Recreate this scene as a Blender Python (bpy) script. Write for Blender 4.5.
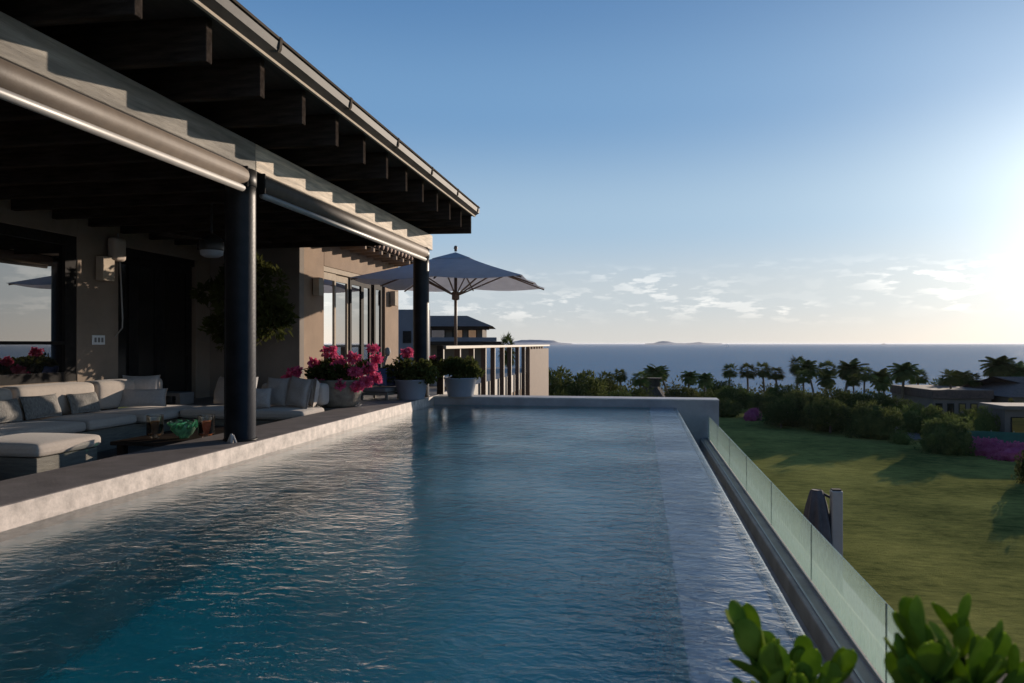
import bpy, bmesh, math, random
import numpy as np
from mathutils import Vector, Matrix, noise as mnoise
R = math.radians
PI = math.pi
random.seed(7); rng = np.random.default_rng(7)
S = bpy.context.scene
for o in list(bpy.data.objects): bpy.data.objects.remove(o)
COL = S.collection

# ------------------------------------------------------------------ camera
TH = R(9.81); FPX = 740.0; CH = 1.0
cam_d = bpy.data.cameras.new('camera'); cam = bpy.data.objects.new('camera', cam_d); COL.objects.link(cam)
cam.location = (0, 0, CH); cam.rotation_euler = (R(90.155), R(0.0), TH)
cam_d.sensor_width = 36; cam_d.lens = FPX/1024*36; cam_d.clip_start = .05; cam_d.clip_end = 90000
cam_d.dof.use_dof = True; cam_d.dof.focus_distance = 12; cam_d.dof.aperture_fstop = 5.0
S.camera = cam
# ------------------------------------------------------------------ light
SUN_AZ = R(30); SUN_EL = R(8.6)          # azimuth to the right of +Y
SKY_STR = 0.10; SUN_STR = 5.0; RAMP_K = .95; NISH_K = .05; GLOW = 8.5; GLOW_W = 5.8
S.view_settings.view_transform = 'Standard'; S.view_settings.look = 'None'
S.view_settings.exposure = 0.12; S.view_settings.gamma = 1.0; S.view_settings.use_curve_mapping = False
sl = bpy.data.lights.new('sun', 'SUN'); sl.energy = SUN_STR; sl.angle = R(.5); sl.color = (1, .84, .68)
so = bpy.data.objects.new('sun', sl); COL.objects.link(so)
sd = Vector((math.sin(SUN_AZ)*math.cos(SUN_EL), math.cos(SUN_AZ)*math.cos(SUN_EL), math.sin(SUN_EL)))
so.rotation_euler = sd.to_track_quat('Z', 'Y').to_euler(); so.location = (40, 60, 40)

W = bpy.data.worlds.new('World'); S.world = W; W.use_nodes = True
nt = W.node_tree; nt.nodes.clear()
def N(t, kind, **kw):
    n = t.nodes.new(kind)
    for k, v in kw.items():
        if k.startswith('i_'):
            key = k[2:]
            n.inputs[int(key) if key.isdigit() else key.replace('_', ' ')].default_value = v
        else: setattr(n, k, v)
    return n
out = N(nt, 'ShaderNodeOutputWorld'); bg = N(nt, 'ShaderNodeBackground'); bg.inputs[1].default_value = SKY_STR
sky = N(nt, 'ShaderNodeTexSky', sky_type='NISHITA', sun_disc=False, sun_elevation=SUN_EL, sun_rotation=SUN_AZ,
        altitude=10, air_density=1.0, dust_density=0.6, ozone_density=2.0)
tc = N(nt, 'ShaderNodeTexCoord'); sx = N(nt, 'ShaderNodeSeparateXYZ'); nt.links.new(tc.outputs['Generated'], sx.inputs[0])
def mth(t, op, a, b=None, c=None, clamp=False):
    n = t.nodes.new('ShaderNodeMath'); n.operation = op; n.use_clamp = clamp
    for i, v in enumerate((a, b, c)):
        if v is None: continue
        if isinstance(v, (int, float)): n.inputs[i].default_value = v
        else: t.links.new(v, n.inputs[i])
    return n.outputs[0]
az = mth(nt, 'ARCTAN2', sx.outputs[0], sx.outputs[1]); el = mth(nt, 'ARCSINE', sx.outputs[2])
cx = N(nt, 'ShaderNodeCombineXYZ'); nt.links.new(mth(nt, 'MULTIPLY', az, 26), cx.inputs[0]); nt.links.new(mth(nt, 'MULTIPLY', el, 92), cx.inputs[1])
cn = N(nt, 'ShaderNodeTexNoise', i_Scale=1.0, i_Detail=6.0, i_Roughness=.55); nt.links.new(cx.outputs[0], cn.inputs['Vector'])
cr = N(nt, 'ShaderNodeMapRange', i_1=.50, i_2=.58); nt.links.new(cn.outputs[0], cr.inputs[0])
b1 = N(nt, 'ShaderNodeMapRange', interpolation_type='SMOOTHSTEP', i_1=.018, i_2=.05); nt.links.new(el, b1.inputs[0])
b2 = N(nt, 'ShaderNodeMapRange', interpolation_type='SMOOTHSTEP', i_1=.115, i_2=.08); nt.links.new(el, b2.inputs[0])
cm = mth(nt, 'MULTIPLY', mth(nt, 'MULTIPLY', cr.outputs[0], b1.outputs[0]), b2.outputs[0])
c2n = N(nt, 'ShaderNodeTexNoise', i_Scale=.22, i_Detail=2.0); nt.links.new(cx.outputs[0], c2n.inputs['Vector'])
c2r = N(nt, 'ShaderNodeMapRange', i_1=.42, i_2=.60, i_3=.12, i_4=1.0); nt.links.new(c2n.outputs[0], c2r.inputs[0])
cm = mth(nt, 'MULTIPLY', mth(nt, 'MULTIPLY', cm, c2r.outputs[0]), .95)
mix = N(nt, 'ShaderNodeMix', data_type='RGBA'); nt.links.new(cm, mix.inputs[0])
# the sky: low-sun Nishita sky blended with a clear elevation ramp
hs = N(nt, 'ShaderNodeValToRGB'); hs.color_ramp.interpolation = 'EASE'; ce = hs.color_ramp.elements
SKY_STOPS = [(0, (.58, .585, .575)), (.06, (.49, .55, .60)), (.16, (.32, .47, .63)), (.30, (.15, .305, .53)), (.45, (.082, .205, .42)), (1, (.04, .11, .30))]
while len(ce) < len(SKY_STOPS): ce.new(.5)
for e_, (p_, c_) in zip(ce, SKY_STOPS): e_.position = p_; e_.color = (*c_, 1)
nt.links.new(sx.outputs[2], hs.inputs[0])
def vm(op, a, b):
    n = nt.nodes.new('ShaderNodeVectorMath'); n.operation = op
    for i, v in enumerate((a, b)):
        if isinstance(v, tuple): n.inputs[i].default_value = v
        else: nt.links.new(v, n.inputs[i])
    return n
dt = vm('DOT_PRODUCT', tc.outputs['Generated'], tuple(sd)).outputs['Value']
ang = mth(nt, 'ARCCOSINE', mth(nt, 'MINIMUM', dt, .99999))
g1 = mth(nt, 'MULTIPLY', mth(nt, 'POWER', 2.718, mth(nt, 'MULTIPLY', ang, -1/R(GLOW_W))), GLOW)
g1 = mth(nt, 'ADD', g1, mth(nt, 'MULTIPLY', mth(nt, 'POWER', 2.718, mth(nt, 'MULTIPLY', ang, -1/R(17))), 2.0))
g1c = vm('MULTIPLY', (.93, .95, .88), (1, 1, 1)); gs = nt.nodes.new('ShaderNodeVectorMath'); gs.operation = 'SCALE'; nt.links.new(g1c.outputs[0], gs.inputs[0]); nt.links.new(g1, gs.inputs['Scale'])
rs = nt.nodes.new('ShaderNodeVectorMath'); rs.operation = 'SCALE'; nt.links.new(hs.outputs[0], rs.inputs[0]); rs.inputs['Scale'].default_value = RAMP_K/SKY_STR
ns = nt.nodes.new('ShaderNodeVectorMath'); ns.operation = 'SCALE'; nt.links.new(sky.outputs[0], ns.inputs[0]); ns.inputs['Scale'].default_value = NISH_K
skyv = vm('ADD', vm('ADD', rs.outputs[0], ns.outputs[0]).outputs[0], gs.outputs[0]).outputs[0]
nt.links.new(skyv, mix.inputs[6])
lift = N(nt, 'ShaderNodeMix', data_type='RGBA', blend_type='ADD'); lift.inputs[0].default_value = 1
nt.links.new(skyv, lift.inputs[6]); lift.inputs[7].default_value = (3.0, 2.6, 2.2, 1)
nt.links.new(lift.outputs[2], mix.inputs[7]); nt.links.new(mix.outputs[2], bg.inputs[0]); nt.links.new(bg.outputs[0], out.inputs[0])

# ------------------------------------------------------------------ helpers
def ray(px): return ((px-512)/FPX*math.cos(TH)-math.sin(TH), (px-512)/FPX*math.sin(TH)+math.cos(TH))
def at(px, d, z=0.0):
    a, b = ray(px); return Vector((a*d, b*d, z))
def yx(px, X):
    a, b = ray(px); return b*X/a
def zat(py, d): return CH-(py-343.5)/FPX*d

def mat(name, color, rough=.7, var=.15, scale=6.0, bump=.0, bscale=40.0, metallic=0.0, spec=.5, stretch=None, coord='Object', color2=None, trans=0.0, detail=5.0, sheen=0.0):
    m = bpy.data.materials.new(name); m.use_nodes = True; t = m.node_tree; p = t.nodes['Principled BSDF']
    if trans: p.inputs['IOR'].default_value = 1.12
    p.inputs['Roughness'].default_value = rough; p.inputs['Metallic'].default_value = metallic
    p.inputs['Specular IOR Level'].default_value = spec
    if sheen: p.inputs['Sheen Weight'].default_value = sheen
    c = N(t, 'ShaderNodeTexCoord'); mp = N(t, 'ShaderNodeMapping')
    if stretch: mp.inputs['Scale'].default_value = stretch
    t.links.new(c.outputs[coord], mp.inputs[0])
    n = N(t, 'ShaderNodeTexNoise', i_Scale=scale, i_Detail=detail, i_Roughness=.6); t.links.new(mp.outputs[0], n.inputs['Vector'])
    r = N(t, 'ShaderNodeMapRange', i_1=.3, i_2=.7); t.links.new(n.outputs[0], r.inputs[0])
    mx = N(t, 'ShaderNodeMix', data_type='RGBA'); t.links.new(r.outputs[0], mx.inputs[0])
    c2 = color2 or tuple(min(1, x*(1+var)) for x in color)
    c1 = color if color2 else tuple(x*(1-var) for x in color)
    mx.inputs[6].default_value = (*c1, 1); mx.inputs[7].default_value = (*c2, 1)
    if trans and name.startswith(('leaf', 'palm')):
        oi = N(t, 'ShaderNodeObjectInfo'); rr = N(t, 'ShaderNodeMapRange', i_3=.7, i_4=1.45); t.links.new(oi.outputs['Random'], rr.inputs[0])
        hv_ = N(t, 'ShaderNodeHueSaturation'); t.links.new(mx.outputs[2], hv_.inputs['Color']); t.links.new(rr.outputs[0], hv_.inputs['Value'])
        rh = N(t, 'ShaderNodeMapRange', i_3=.475, i_4=.515); t.links.new(oi.outputs['Random'], rh.inputs[0]); t.links.new(rh.outputs[0], hv_.inputs['Hue'])
        mxo = hv_.outputs[0]
    else: mxo = mx.outputs[2]
    t.links.new(mxo, p.inputs['Base Color'])
    if bump:
        bn = N(t, 'ShaderNodeTexNoise', i_Scale=bscale, i_Detail=4.0); t.links.new(mp.outputs[0], bn.inputs['Vector'])
        bp = N(t, 'ShaderNodeBump', i_Distance=bump, i_Strength=1.0); t.links.new(bn.outputs[0], bp.inputs['Height'])
        t.links.new(bp.outputs[0], p.inputs['Normal'])
    if trans:
        tr = N(t, 'ShaderNodeBsdfTranslucent'); t.links.new(mxo, tr.inputs[0])
        ms = N(t, 'ShaderNodeMixShader'); ms.inputs[0].default_value = trans
        o = t.nodes['Material Output']; t.links.new(p.outputs[0], ms.inputs[1]); t.links.new(tr.outputs[0], ms.inputs[2]); t.links.new(ms.outputs[0], o.inputs[0])
    return m

class MB:
    def __init__(s): s.v = []; s.f = []
    def quad(s, a, b, c, d):
        i = len(s.v); s.v += [tuple(a), tuple(b), tuple(c), tuple(d)]; s.f.append((i, i+1, i+2, i+3)); return s
    def box(s, x0, x1, y0, y1, z0, z1):
        i = len(s.v)
        s.v += [(x, y, z) for z in (z0, z1) for x, y in ((x0, y0), (x1, y0), (x1, y1), (x0, y1))]
        s.f += [tuple(i+k for k in q) for q in ((3, 2, 1, 0), (4, 5, 6, 7), (0, 1, 5, 4), (1, 2, 6, 5), (2, 3, 7, 6), (3, 0, 4, 7))]; return s
    def tube(s, pts, rad, n=10, cap=True, sq=(1, 1)):
        pts = [Vector(p) for p in pts]
        if isinstance(rad, (int, float)): rad = [rad]*len(pts)
        base = len(s.v); prev = None
        for k, p in enumerate(pts):
            d = (pts[min(k+1, len(pts)-1)]-pts[max(k-1, 0)]).normalized()
            if prev is None:
                up = Vector((0, 0, 1)) if abs(d.z) < .9 else Vector((1, 0, 0)); x = d.cross(up).normalized()
            else: x = (prev-d*prev.dot(d)).normalized()
            prev = x; y = d.cross(x)
            for j in range(n):
                a = 2*PI*j/n; s.v.append(tuple(p+(x*math.cos(a)*sq[0]+y*math.sin(a)*sq[1])*rad[k]))
        for k in range(len(pts)-1):
            for j in range(n):
                a = base+k*n+j; b = base+k*n+(j+1) % n; s.f.append((a, b, b+n, a+n))
        if cap:
            s.f.append(tuple(base+j for j in range(n))[::-1]); s.f.append(tuple(base+(len(pts)-1)*n+j for j in range(n)))
        return s
    def lathe(s, prof, c=(0, 0, 0), n=24, wob=0.0):
        base = len(s.v)
        for (r, z) in prof:
            for j in range(n):
                a = 2*PI*j/n; rr = r*(1+wob*math.sin(3*a+z*20)); s.v.append((c[0]+rr*math.cos(a), c[1]+rr*math.sin(a), c[2]+z))
        for k in range(len(prof)-1):
            for j in range(n):
                a = base+k*n+j; b = base+k*n+(j+1) % n; s.f.append((a, b, b+n, a+n))
        return s
    def prism(s, poly, y0, y1):                                     # poly in x,z
        n = len(poly); i = len(s.v)
        s.v += [(x, y0, z) for x, z in poly]+[(x, y1, z) for x, z in poly]
        s.f.append(tuple(i+k for k in range(n))); s.f.append(tuple(i+n+k for k in range(n))[::-1])
        for k in range(n): s.f.append((i+k, i+n+k, i+n+(k+1) % n, i+(k+1) % n))
        return s
    def build(s, name, m, parent=None, smooth=False, bevel=0.0, loc=None, origin=None):
        me = bpy.data.meshes.new(name); V = s.v
        if origin is not None: V = [(a-origin[0], b-origin[1], c-origin[2]) for a, b, c in V]
        me.from_pydata(V, [], s.f); me.update()
        if bevel or not smooth:
            bm = bmesh.new(); bm.from_mesh(me); bmesh.ops.recalc_face_normals(bm, faces=bm.faces); bm.to_mesh(me); bm.free()
        me.materials.append(m)
        if smooth:
            me.polygons.foreach_set('use_smooth', [True]*len(me.polygons))
        o = bpy.data.objects.new(name, me); COL.objects.link(o)
        if parent: o.parent = parent
        if origin is not None: o.location = origin
        if loc is not None: o.location = loc
        if bevel:
            b = o.modifiers.new('bevel', 'BEVEL'); b.width = bevel; b.segments = 2; b.limit_method = 'ANGLE'; b.angle_limit = R(40)
        return o
def tag(o, label=None, cat=None, group=None, kind=None):
    if label: o['label'] = label
    if cat: o['category'] = cat
    if group: o['group'] = group
    if kind: o['kind'] = kind
    return o
def thing(name, label, cat, loc=(0, 0, 0), rz=0, group=None):
    o = bpy.data.objects.new(name, None); COL.objects.link(o); o.location = loc; o.rotation_euler = (0, 0, rz)
    o.empty_display_size = .1
    return tag(o, label, cat, group)
def dup(root, loc, rz=0, scale=1.0, label=None, group=None):
    r = root.copy(); COL.objects.link(r); r.location = loc; r.rotation_euler = (0, 0, rz)
    r.scale = (scale,)*3 if isinstance(scale, (int, float)) else scale
    if label: r['label'] = label
    if group: r['group'] = group
    for ch in list(root.children):
        c = ch.copy(); COL.objects.link(c); c.parent = r
        for g in ch.children:
            d = g.copy(); COL.objects.link(d); d.parent = c
    return r
def struct(o): o['kind'] = 'structure'; return o
def meshobj(name, V, F, m, parent=None, smooth=False):
    me = bpy.data.meshes.new(name); me.from_pydata([tuple(v) for v in V], [], F); me.update(); me.materials.append(m)
    if smooth: me.polygons.foreach_set('use_smooth', [True]*len(me.polygons))
    o = bpy.data.objects.new(name, me); COL.objects.link(o)
    if parent: o.parent = parent
    return o
def rounded_box(name, x0, x1, y0, y1, z0, z1, r, m, parent=None, puff=0.0):
    bm = bmesh.new(); bmesh.ops.create_cube(bm, size=1)
    bmesh.ops.subdivide_edges(bm, edges=bm.edges, cuts=5, use_grid_fill=True)
    sx_, sy_, sz_ = (x1-x0), (y1-y0), (z1-z0); c = ((x0+x1)/2, (y0+y1)/2, (z0+z1)/2)
    for v in bm.verts:
        q = [v.co.x*sx_, v.co.y*sy_, v.co.z*sz_]; h = (sx_/2, sy_/2, sz_/2)
        # snap the outer rings towards the corners so that rounding stays tight
        for i in range(3):
            t = abs(q[i])/h[i]
            if .6 < t < .7: q[i] = math.copysign(h[i]-r, q[i])
        inner = Vector([max(-(h[i]-r), min(h[i]-r, q[i])) for i in range(3)])
        d = Vector(q)-inner
        if d.length > 1e-6 and max(abs(q[i])/h[i] for i in range(3)) > .99:
            q = inner+d.normalized()*r
        q = Vector(q)
        if puff: q.z += puff*(1-(q.x/h[0])**2)*(1-(q.y/h[1])**2)*(1 if q.z > 0 else 0) + .004*mnoise.noise(Vector((q.x*5, q.y*5, q.z*5+x0)))
        v.co = q
    me = bpy.data.meshes.new(name); bm.to_mesh(me); bm.free(); me.materials.append(m)
    me.polygons.foreach_set('use_smooth', [True]*len(me.polygons))
    o = bpy.data.objects.new(name, me); COL.objects.link(o); o.location = c
    md = o.modifiers.new('sub', 'SUBSURF'); md.levels = 1; md.render_levels = 2
    if parent: o.parent = parent
    return o
def pillow_mesh(name, w, h, t, m, n=16, seed=0):
    V = []; F = []
    for side in (1, -1):
        for i in range(n+1):
            for j in range(n+1):
                u = i/n*2-1; v = j/n*2-1
                edge = (1-abs(u)**3.2)*(1-abs(v)**3.2)
                pin_x = 1-.07*(1-abs(v)**2)*abs(u)**2; pin_y = 1-.09*(1-abs(u)**2)*abs(v)**2
                th = t/2*max(edge, 0)**.5*(1+.25*mnoise.noise(Vector((u*1.7+seed, v*1.7, side))))
                V.append((u*w/2*pin_x, side*(th+.002), v*h/2*pin_y+h/2))
    k = (n+1)**2
    for s_ in range(2):
        for i in range(n):
            for j in range(n):
                a = s_*k+i*(n+1)+j; q = (a, a+1, a+n+2, a+n+1); F.append(q if s_ else q[::-1])
    rim = [(i, 0) for i in range(n)]+[(n, j) for j in range(n)]+[(n-i, n) for i in range(n)]+[(0, n-j) for j in range(n)]
    for q in range(len(rim)):
        a = rim[q][0]*(n+1)+rim[q][1]; b = rim[(q+1) % len(rim)]; b = b[0]*(n+1)+b[1]; F.append((a, b, b+k, a+k))
    return meshobj(name, V, F, m, smooth=True)

# ------------------------------------------------------------------ materials
M = {}
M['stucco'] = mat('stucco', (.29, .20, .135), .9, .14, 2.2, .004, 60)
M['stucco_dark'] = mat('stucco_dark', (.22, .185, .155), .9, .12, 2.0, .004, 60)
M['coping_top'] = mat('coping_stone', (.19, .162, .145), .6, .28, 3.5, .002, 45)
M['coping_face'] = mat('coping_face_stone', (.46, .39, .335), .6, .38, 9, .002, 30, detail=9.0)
M['lit_top'] = mat('sunlit_top_stone', (.50, .47, .43), .7, .15, 4)
M['greystone'] = mat('grey_stone', (.27, .265, .265), .7, .18, 3, .003, 30)
M['kerb'] = mat('kerb_stone', (.27, .235, .20), .7, .2, 4, .002, 30)
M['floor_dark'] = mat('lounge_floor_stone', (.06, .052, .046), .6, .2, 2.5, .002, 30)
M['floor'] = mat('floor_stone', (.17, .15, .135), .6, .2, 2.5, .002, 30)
M['darkwood'] = mat('dark_wood', (.038, .030, .025), .75, .5, 3, .003, 14, stretch=(1, 8, 8), spec=.0)
M['ceil'] = mat('ceiling_boards', (.032, .026, .022), .8, .4, 3, .002, 20, stretch=(8, 1, 8))
M['beam'] = mat('weathered_beam_wood', (.62, .52, .41), .75, .4, 2.5, .006, 18, stretch=(9, .7, 9))
M['beam_dim'] = mat('dimmed_beam_wood', (.27, .245, .21), .8, .5, 1.2, .008, 14, stretch=(9, .7, 9))  # near beam piece: its dimmer light is put into the colour
M['column'] = mat('blackened_column', (.013, .012, .012), .45, .5, 5, .0015, 30, spec=.22)
M['awning'] = mat('awning_fabric', (.12, .095, .075), .55, .15, 8, .001, 60, spec=.25)
M['silver'] = mat('aluminium', (.30, .29, .28), .5, .06, 8, metallic=.3, spec=.4)
M['gutter'] = mat('gutter_metal', (.06, .055, .05), .6, .5, 4, .002, 25, stretch=(1, .3, 1), spec=.15)
M['flash'] = mat('eave_metal', (.10, .085, .07), .9, .3, 4, stretch=(1, .3, 1), spec=.0)
M['tile'] = mat('clay_tile', (.20, .12, .085), .8, .35, 8, .004, 30)
M['darktile'] = mat('dark_roof_tile', (.075, .047, .038), .85, .35, 3, .02, 6)
M['frame_dark'] = mat('dark_window_frame', (.018, .016, .015), .7, .3, 10, spec=.08)
M['frame_light'] = mat('light_window_frame', (.46, .385, .30), .8, .12, 10, spec=.1)
M['cushion'] = mat('cushion_fabric', (.42, .365, .315), .95, .07, 30, .0015, 260, sheen=.2)
M['pillow_grey'] = mat('grey_pillow_fabric', (.20, .19, .175), .95, .5, 40, .002, 90, stretch=(3, 1, .6))
M['pillow_plain'] = mat('plain_pillow_fabric', (.36, .34, .33), .95, .1, 40, .0015, 220)
M['sofa_base'] = mat('sofa_base_timber', (.15, .14, .115), .8, .3, 5, .004, 20, stretch=(1, 1, 9))
M['white_pot'] = mat('white_glazed_pot', (.24, .265, .31), .45, .06, 4)
M['clay_pot'] = mat('clay_bowl', (.17, .15, .12), .8, .5, 7, .006, 30)
M['umb'] = mat('umbrella_canvas', (.66, .66, .68), .9, .06, 6, .001, 200, trans=.6)
M['umb_in'] = mat('umbrella_timber', (.16, .10, .07), .5, .3, 5, stretch=(1, 1, .2))
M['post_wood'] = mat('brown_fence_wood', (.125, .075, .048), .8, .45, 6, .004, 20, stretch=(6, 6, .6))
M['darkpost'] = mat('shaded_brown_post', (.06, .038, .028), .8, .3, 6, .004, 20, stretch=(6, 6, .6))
M['rail'] = mat('pale_rail_paint_and_lit_edge', (.25, .205, .16), .6, .1, 6)
M['folcan'] = mat('folded_canvas', (.07, .065, .07), .9, .3, 7, .002, 60)
M['leaf'] = mat('leaf_green', (.03, .046, .015), .45, .4, 3, coord='Object', color2=(.07, .092, .028), spec=.0, trans=.34)
M['leaf_dark'] = mat('leaf_dark', (.030, .042, .016), .5, .4, 1.2, color2=(.11, .125, .036), spec=.0, trans=.34)
M['leaf_olive'] = mat('leaf_olive', (.05, .07, .02), .5, .4, 1.5, color2=(.11, .13, .035), spec=.0, trans=.34)
M['palm'] = mat('palm_frond', (.035, .058, .018), .45, .4, 1.5, color2=(.10, .12, .035), spec=.0, trans=.34)
M['succ'] = mat('thick_leaf', (.13, .22, .025), .5, .4, 14, color2=(.34, .44, .06), trans=.5, spec=.12)
M['trunk'] = mat('trunk_bark', (.13, .10, .075), .9, .35, 6, .01, 12, stretch=(1, 1, 4))
M['pink'] = mat('pink_petals', (.55, .04, .15), .7, .3, 12, color2=(.80, .2, .33), trans=.35)
M['magenta'] = mat('magenta_bracts', (.36, .06, .16), .7, .3, 3, color2=(.52, .15, .27), trans=.3)
M['soil'] = mat('soil', (.05, .035, .025), .95, .3, 20)
M['black'] = mat('black_plastic', (.015, .015, .016), .45, .2, 10)
M['white'] = mat('white_plastic', (.7, .7, .7), .5, .05, 10)
M['speaker'] = mat('beige_speaker', (.45, .37, .30), .7, .05, 10)
M['towel'] = mat('blue_towel', (.06, .12, .30), .95, .15, 30, .003, 120)
M['denim'] = mat('indigo_cushion', (.03, .045, .10), .95, .5, 14, color2=(.08, .10, .17))
M['sand'] = mat('grey_resin', (.17, .165, .16), .7, .1, 8)
M['concrete_far'] = mat('far_render', (.12, .10, .085), .9, .15, .6)
M['blue_wall'] = mat('slate_wall', (.12, .13, .16), .9, .15, .8)
M['thatch'] = mat('thatch', (.05, .04, .03), .95, .4, 1.5, .05, 8, stretch=(3, 3, .6))
M['net'] = mat('green_windscreen', (.02, .10, .075), .8, .35, .8)
M['island'] = mat('island_rock', (.22, .24, .27), .95, .3, .003)
M['rock'] = mat('dark_ground_cover', (.02, .03, .012), .95, .4, 4)

def glass_mat(name, tint, refl_rough=.0, milk=0.0, milk_col=(.6, .7, .65), base=None, ior=1.5, keep=False):
    m = bpy.data.materials.new(name); m.use_nodes = True; t = m.node_tree; t.nodes.clear()
    o = N(t, 'ShaderNodeOutputMaterial'); fr = N(t, 'ShaderNodeFresnel', i_IOR=1.25 if milk and not keep else ior)
    tr = N(t, 'ShaderNodeBsdfTransparent'); tr.inputs[0].default_value = (*tint, 1)
    gl = N(t, 'ShaderNodeBsdfGlossy'); gl.inputs['Roughness'].default_value = refl_rough
    body = tr.outputs[0]
    if milk:
        df = N(t, 'ShaderNodeBsdfTranslucent'); df.inputs[0].default_value = (*milk_col, 1)
        d2 = N(t, 'ShaderNodeBsdfDiffuse'); d2.inputs[0].default_value = (*milk_col, 1)
        a = N(t, 'ShaderNodeMixShader'); a.inputs[0].default_value = .35
        t.links.new(df.outputs[0], a.inputs[1]); t.links.new(d2.outputs[0], a.inputs[2])
        c = N(t, 'ShaderNodeTexCoord'); mp = N(t, 'ShaderNodeMapping'); mp.inputs['Scale'].default_value = (1, 3, 1)
        t.links.new(c.outputs['Object'], mp.inputs[0]); n = N(t, 'ShaderNodeTexNoise', i_Scale=9.0, i_Detail=6.0, i_Roughness=.7); t.links.new(mp.outputs[0], n.inputs[0])
        sp = N(t, 'ShaderNodeSeparateXYZ'); t.links.new(c.outputs['Object'], sp.inputs[0])
        g = N(t, 'ShaderNodeMapRange', i_1=.42, i_2=.0, i_3=milk*.4, i_4=milk*1.6); t.links.new(sp.outputs[2], g.inputs[0])
        r = N(t, 'ShaderNodeMapRange', i_1=.3, i_2=.75, i_3=.65, i_4=1.35); t.links.new(n.outputs[0], r.inputs[0])
        k = mth(t, 'MULTIPLY', g.outputs[0], r.outputs[0], clamp=True)
        b = N(t, 'ShaderNodeMixShader'); t.links.new(k, b.inputs[0]); t.links.new(tr.outputs[0], b.inputs[1]); t.links.new(a.outputs[0], b.inputs[2]); body = b.outputs[0]
    if base:
        df = N(t, 'ShaderNodeBsdfDiffuse'); df.inputs[0].default_value = (*base, 1); body = df.outputs[0]
    ge = N(t, 'ShaderNodeNewGeometry'); fk = mth(t, 'MULTIPLY', fr.outputs[0], mth(t, 'SUBTRACT', 1.0, ge.outputs['Backfacing']) if milk and not keep else 1.0)
    ms = N(t, 'ShaderNodeMixShader'); t.links.new(fk, ms.inputs[0]); t.links.new(body, ms.inputs[1]); t.links.new(gl.outputs[0], ms.inputs[2]); t.links.new(ms.outputs[0], o.inputs[0])
    return m
M['balglass'] = glass_mat('balustrade_glass', (.86, .94, .90), .05, .52, (.68, .80, .72))
M['winglass'] = glass_mat('window_glass', (.2, .2, .2), .0, base=(.012, .012, .013), ior=4.5)
M['winglass2'] = glass_mat('folding_window_glass', (.2, .2, .2), .0, base=(.012, .012, .013), ior=7.0)
M['jarglass'] = glass_mat('jar_glass', (.88, .9, .89), .02, .05, (.8, .8, .78), keep=True)
M['greenglass'] = glass_mat('green_glass', (.25, .75, .5), .03, .45, (.38, .66, .5), keep=True)

def water_mat(name, scales, dist, fk=1.0, tint=None, deep=None, stretch=(1, 1, 1), rough=.0, calm=None):
    m = bpy.data.materials.new(name); m.use_nodes = True; t = m.node_tree; t.nodes.clear()
    o = N(t, 'ShaderNodeOutputMaterial'); c = N(t, 'ShaderNodeTexCoord'); mp = N(t, 'ShaderNodeMapping'); mp.inputs['Scale'].default_value = stretch
    t.links.new(c.outputs['Object'], mp.inputs[0]); h = None
    for (sc, amp, dis) in scales:
        n = N(t, 'ShaderNodeTexNoise', i_Scale=sc, i_Detail=4.0, i_Roughness=.55, i_Distortion=dis); t.links.new(mp.outputs[0], n.inputs['Vector'])
        a = mth(t, 'MULTIPLY', n.outputs[0], amp); h = a if h is None else mth(t, 'ADD', h, a)
    if calm:                                   # calmer patches, and calmer water in the lee of the terrace
        sx_ = N(t, 'ShaderNodeSeparateXYZ'); t.links.new(c.outputs['Object'], sx_.inputs[0])
        g = N(t, 'ShaderNodeMapRange', i_1=-3.8, i_2=.3, i_3=calm[0], i_4=calm[1]); t.links.new(sx_.outputs[0], g.inputs[0])
        n = N(t, 'ShaderNodeTexNoise', i_Scale=.55, i_Detail=3.0); t.links.new(c.outputs['Object'], n.inputs['Vector'])
        g2 = N(t, 'ShaderNodeMapRange', i_1=.35, i_2=.65, i_3=.6, i_4=1.35); t.links.new(n.outputs[0], g2.inputs[0])
        h = mth(t, 'MULTIPLY', mth(t, 'MULTIPLY', h, g.outputs[0]), g2.outputs[0])
    b = N(t, 'ShaderNodeBump', i_Distance=dist, i_Strength=1.0); t.links.new(h, b.inputs['Height'])
    fr = N(t, 'ShaderNodeFresnel', i_IOR=1.333); t.links.new(b.outputs[0], fr.inputs['Normal'])
    gl = N(t, 'ShaderNodeBsdfGlossy'); gl.inputs['Roughness'].default_value = rough; t.links.new(b.outputs[0], gl.inputs['Normal'])
    ms = N(t, 'ShaderNodeMixShader'); t.links.new(mth(t, 'MULTIPLY', fr.outputs[0], fk, clamp=True), ms.inputs[0])
    if deep:
        body = N(t, 'ShaderNodeBsdfDiffuse'); body.inputs[0].default_value = (*deep, 1); bo = body.outputs[0]
    else:
        tr = N(t, 'ShaderNodeBsdfTransparent'); tr.inputs[0].default_value = (*tint, 1)
        rf = N(t, 'ShaderNodeBsdfRefraction'); rf.inputs['IOR'].default_value = 1.333; rf.inputs['Roughness'].default_value = 0; rf.inputs[0].default_value = (*tint, 1)
        t.links.new(b.outputs[0], rf.inputs['Normal'])
        mm = N(t, 'ShaderNodeMixShader'); mm.inputs[0].default_value = 1; t.links.new(tr.outputs[0], mm.inputs[1]); t.links.new(rf.outputs[0], mm.inputs[2]); bo = mm.outputs[0]
    t.links.new(bo, ms.inputs[1]); t.links.new(gl.outputs[0], ms.inputs[2]); t.links.new(ms.outputs[0], o.inputs[0])
    return m

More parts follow.
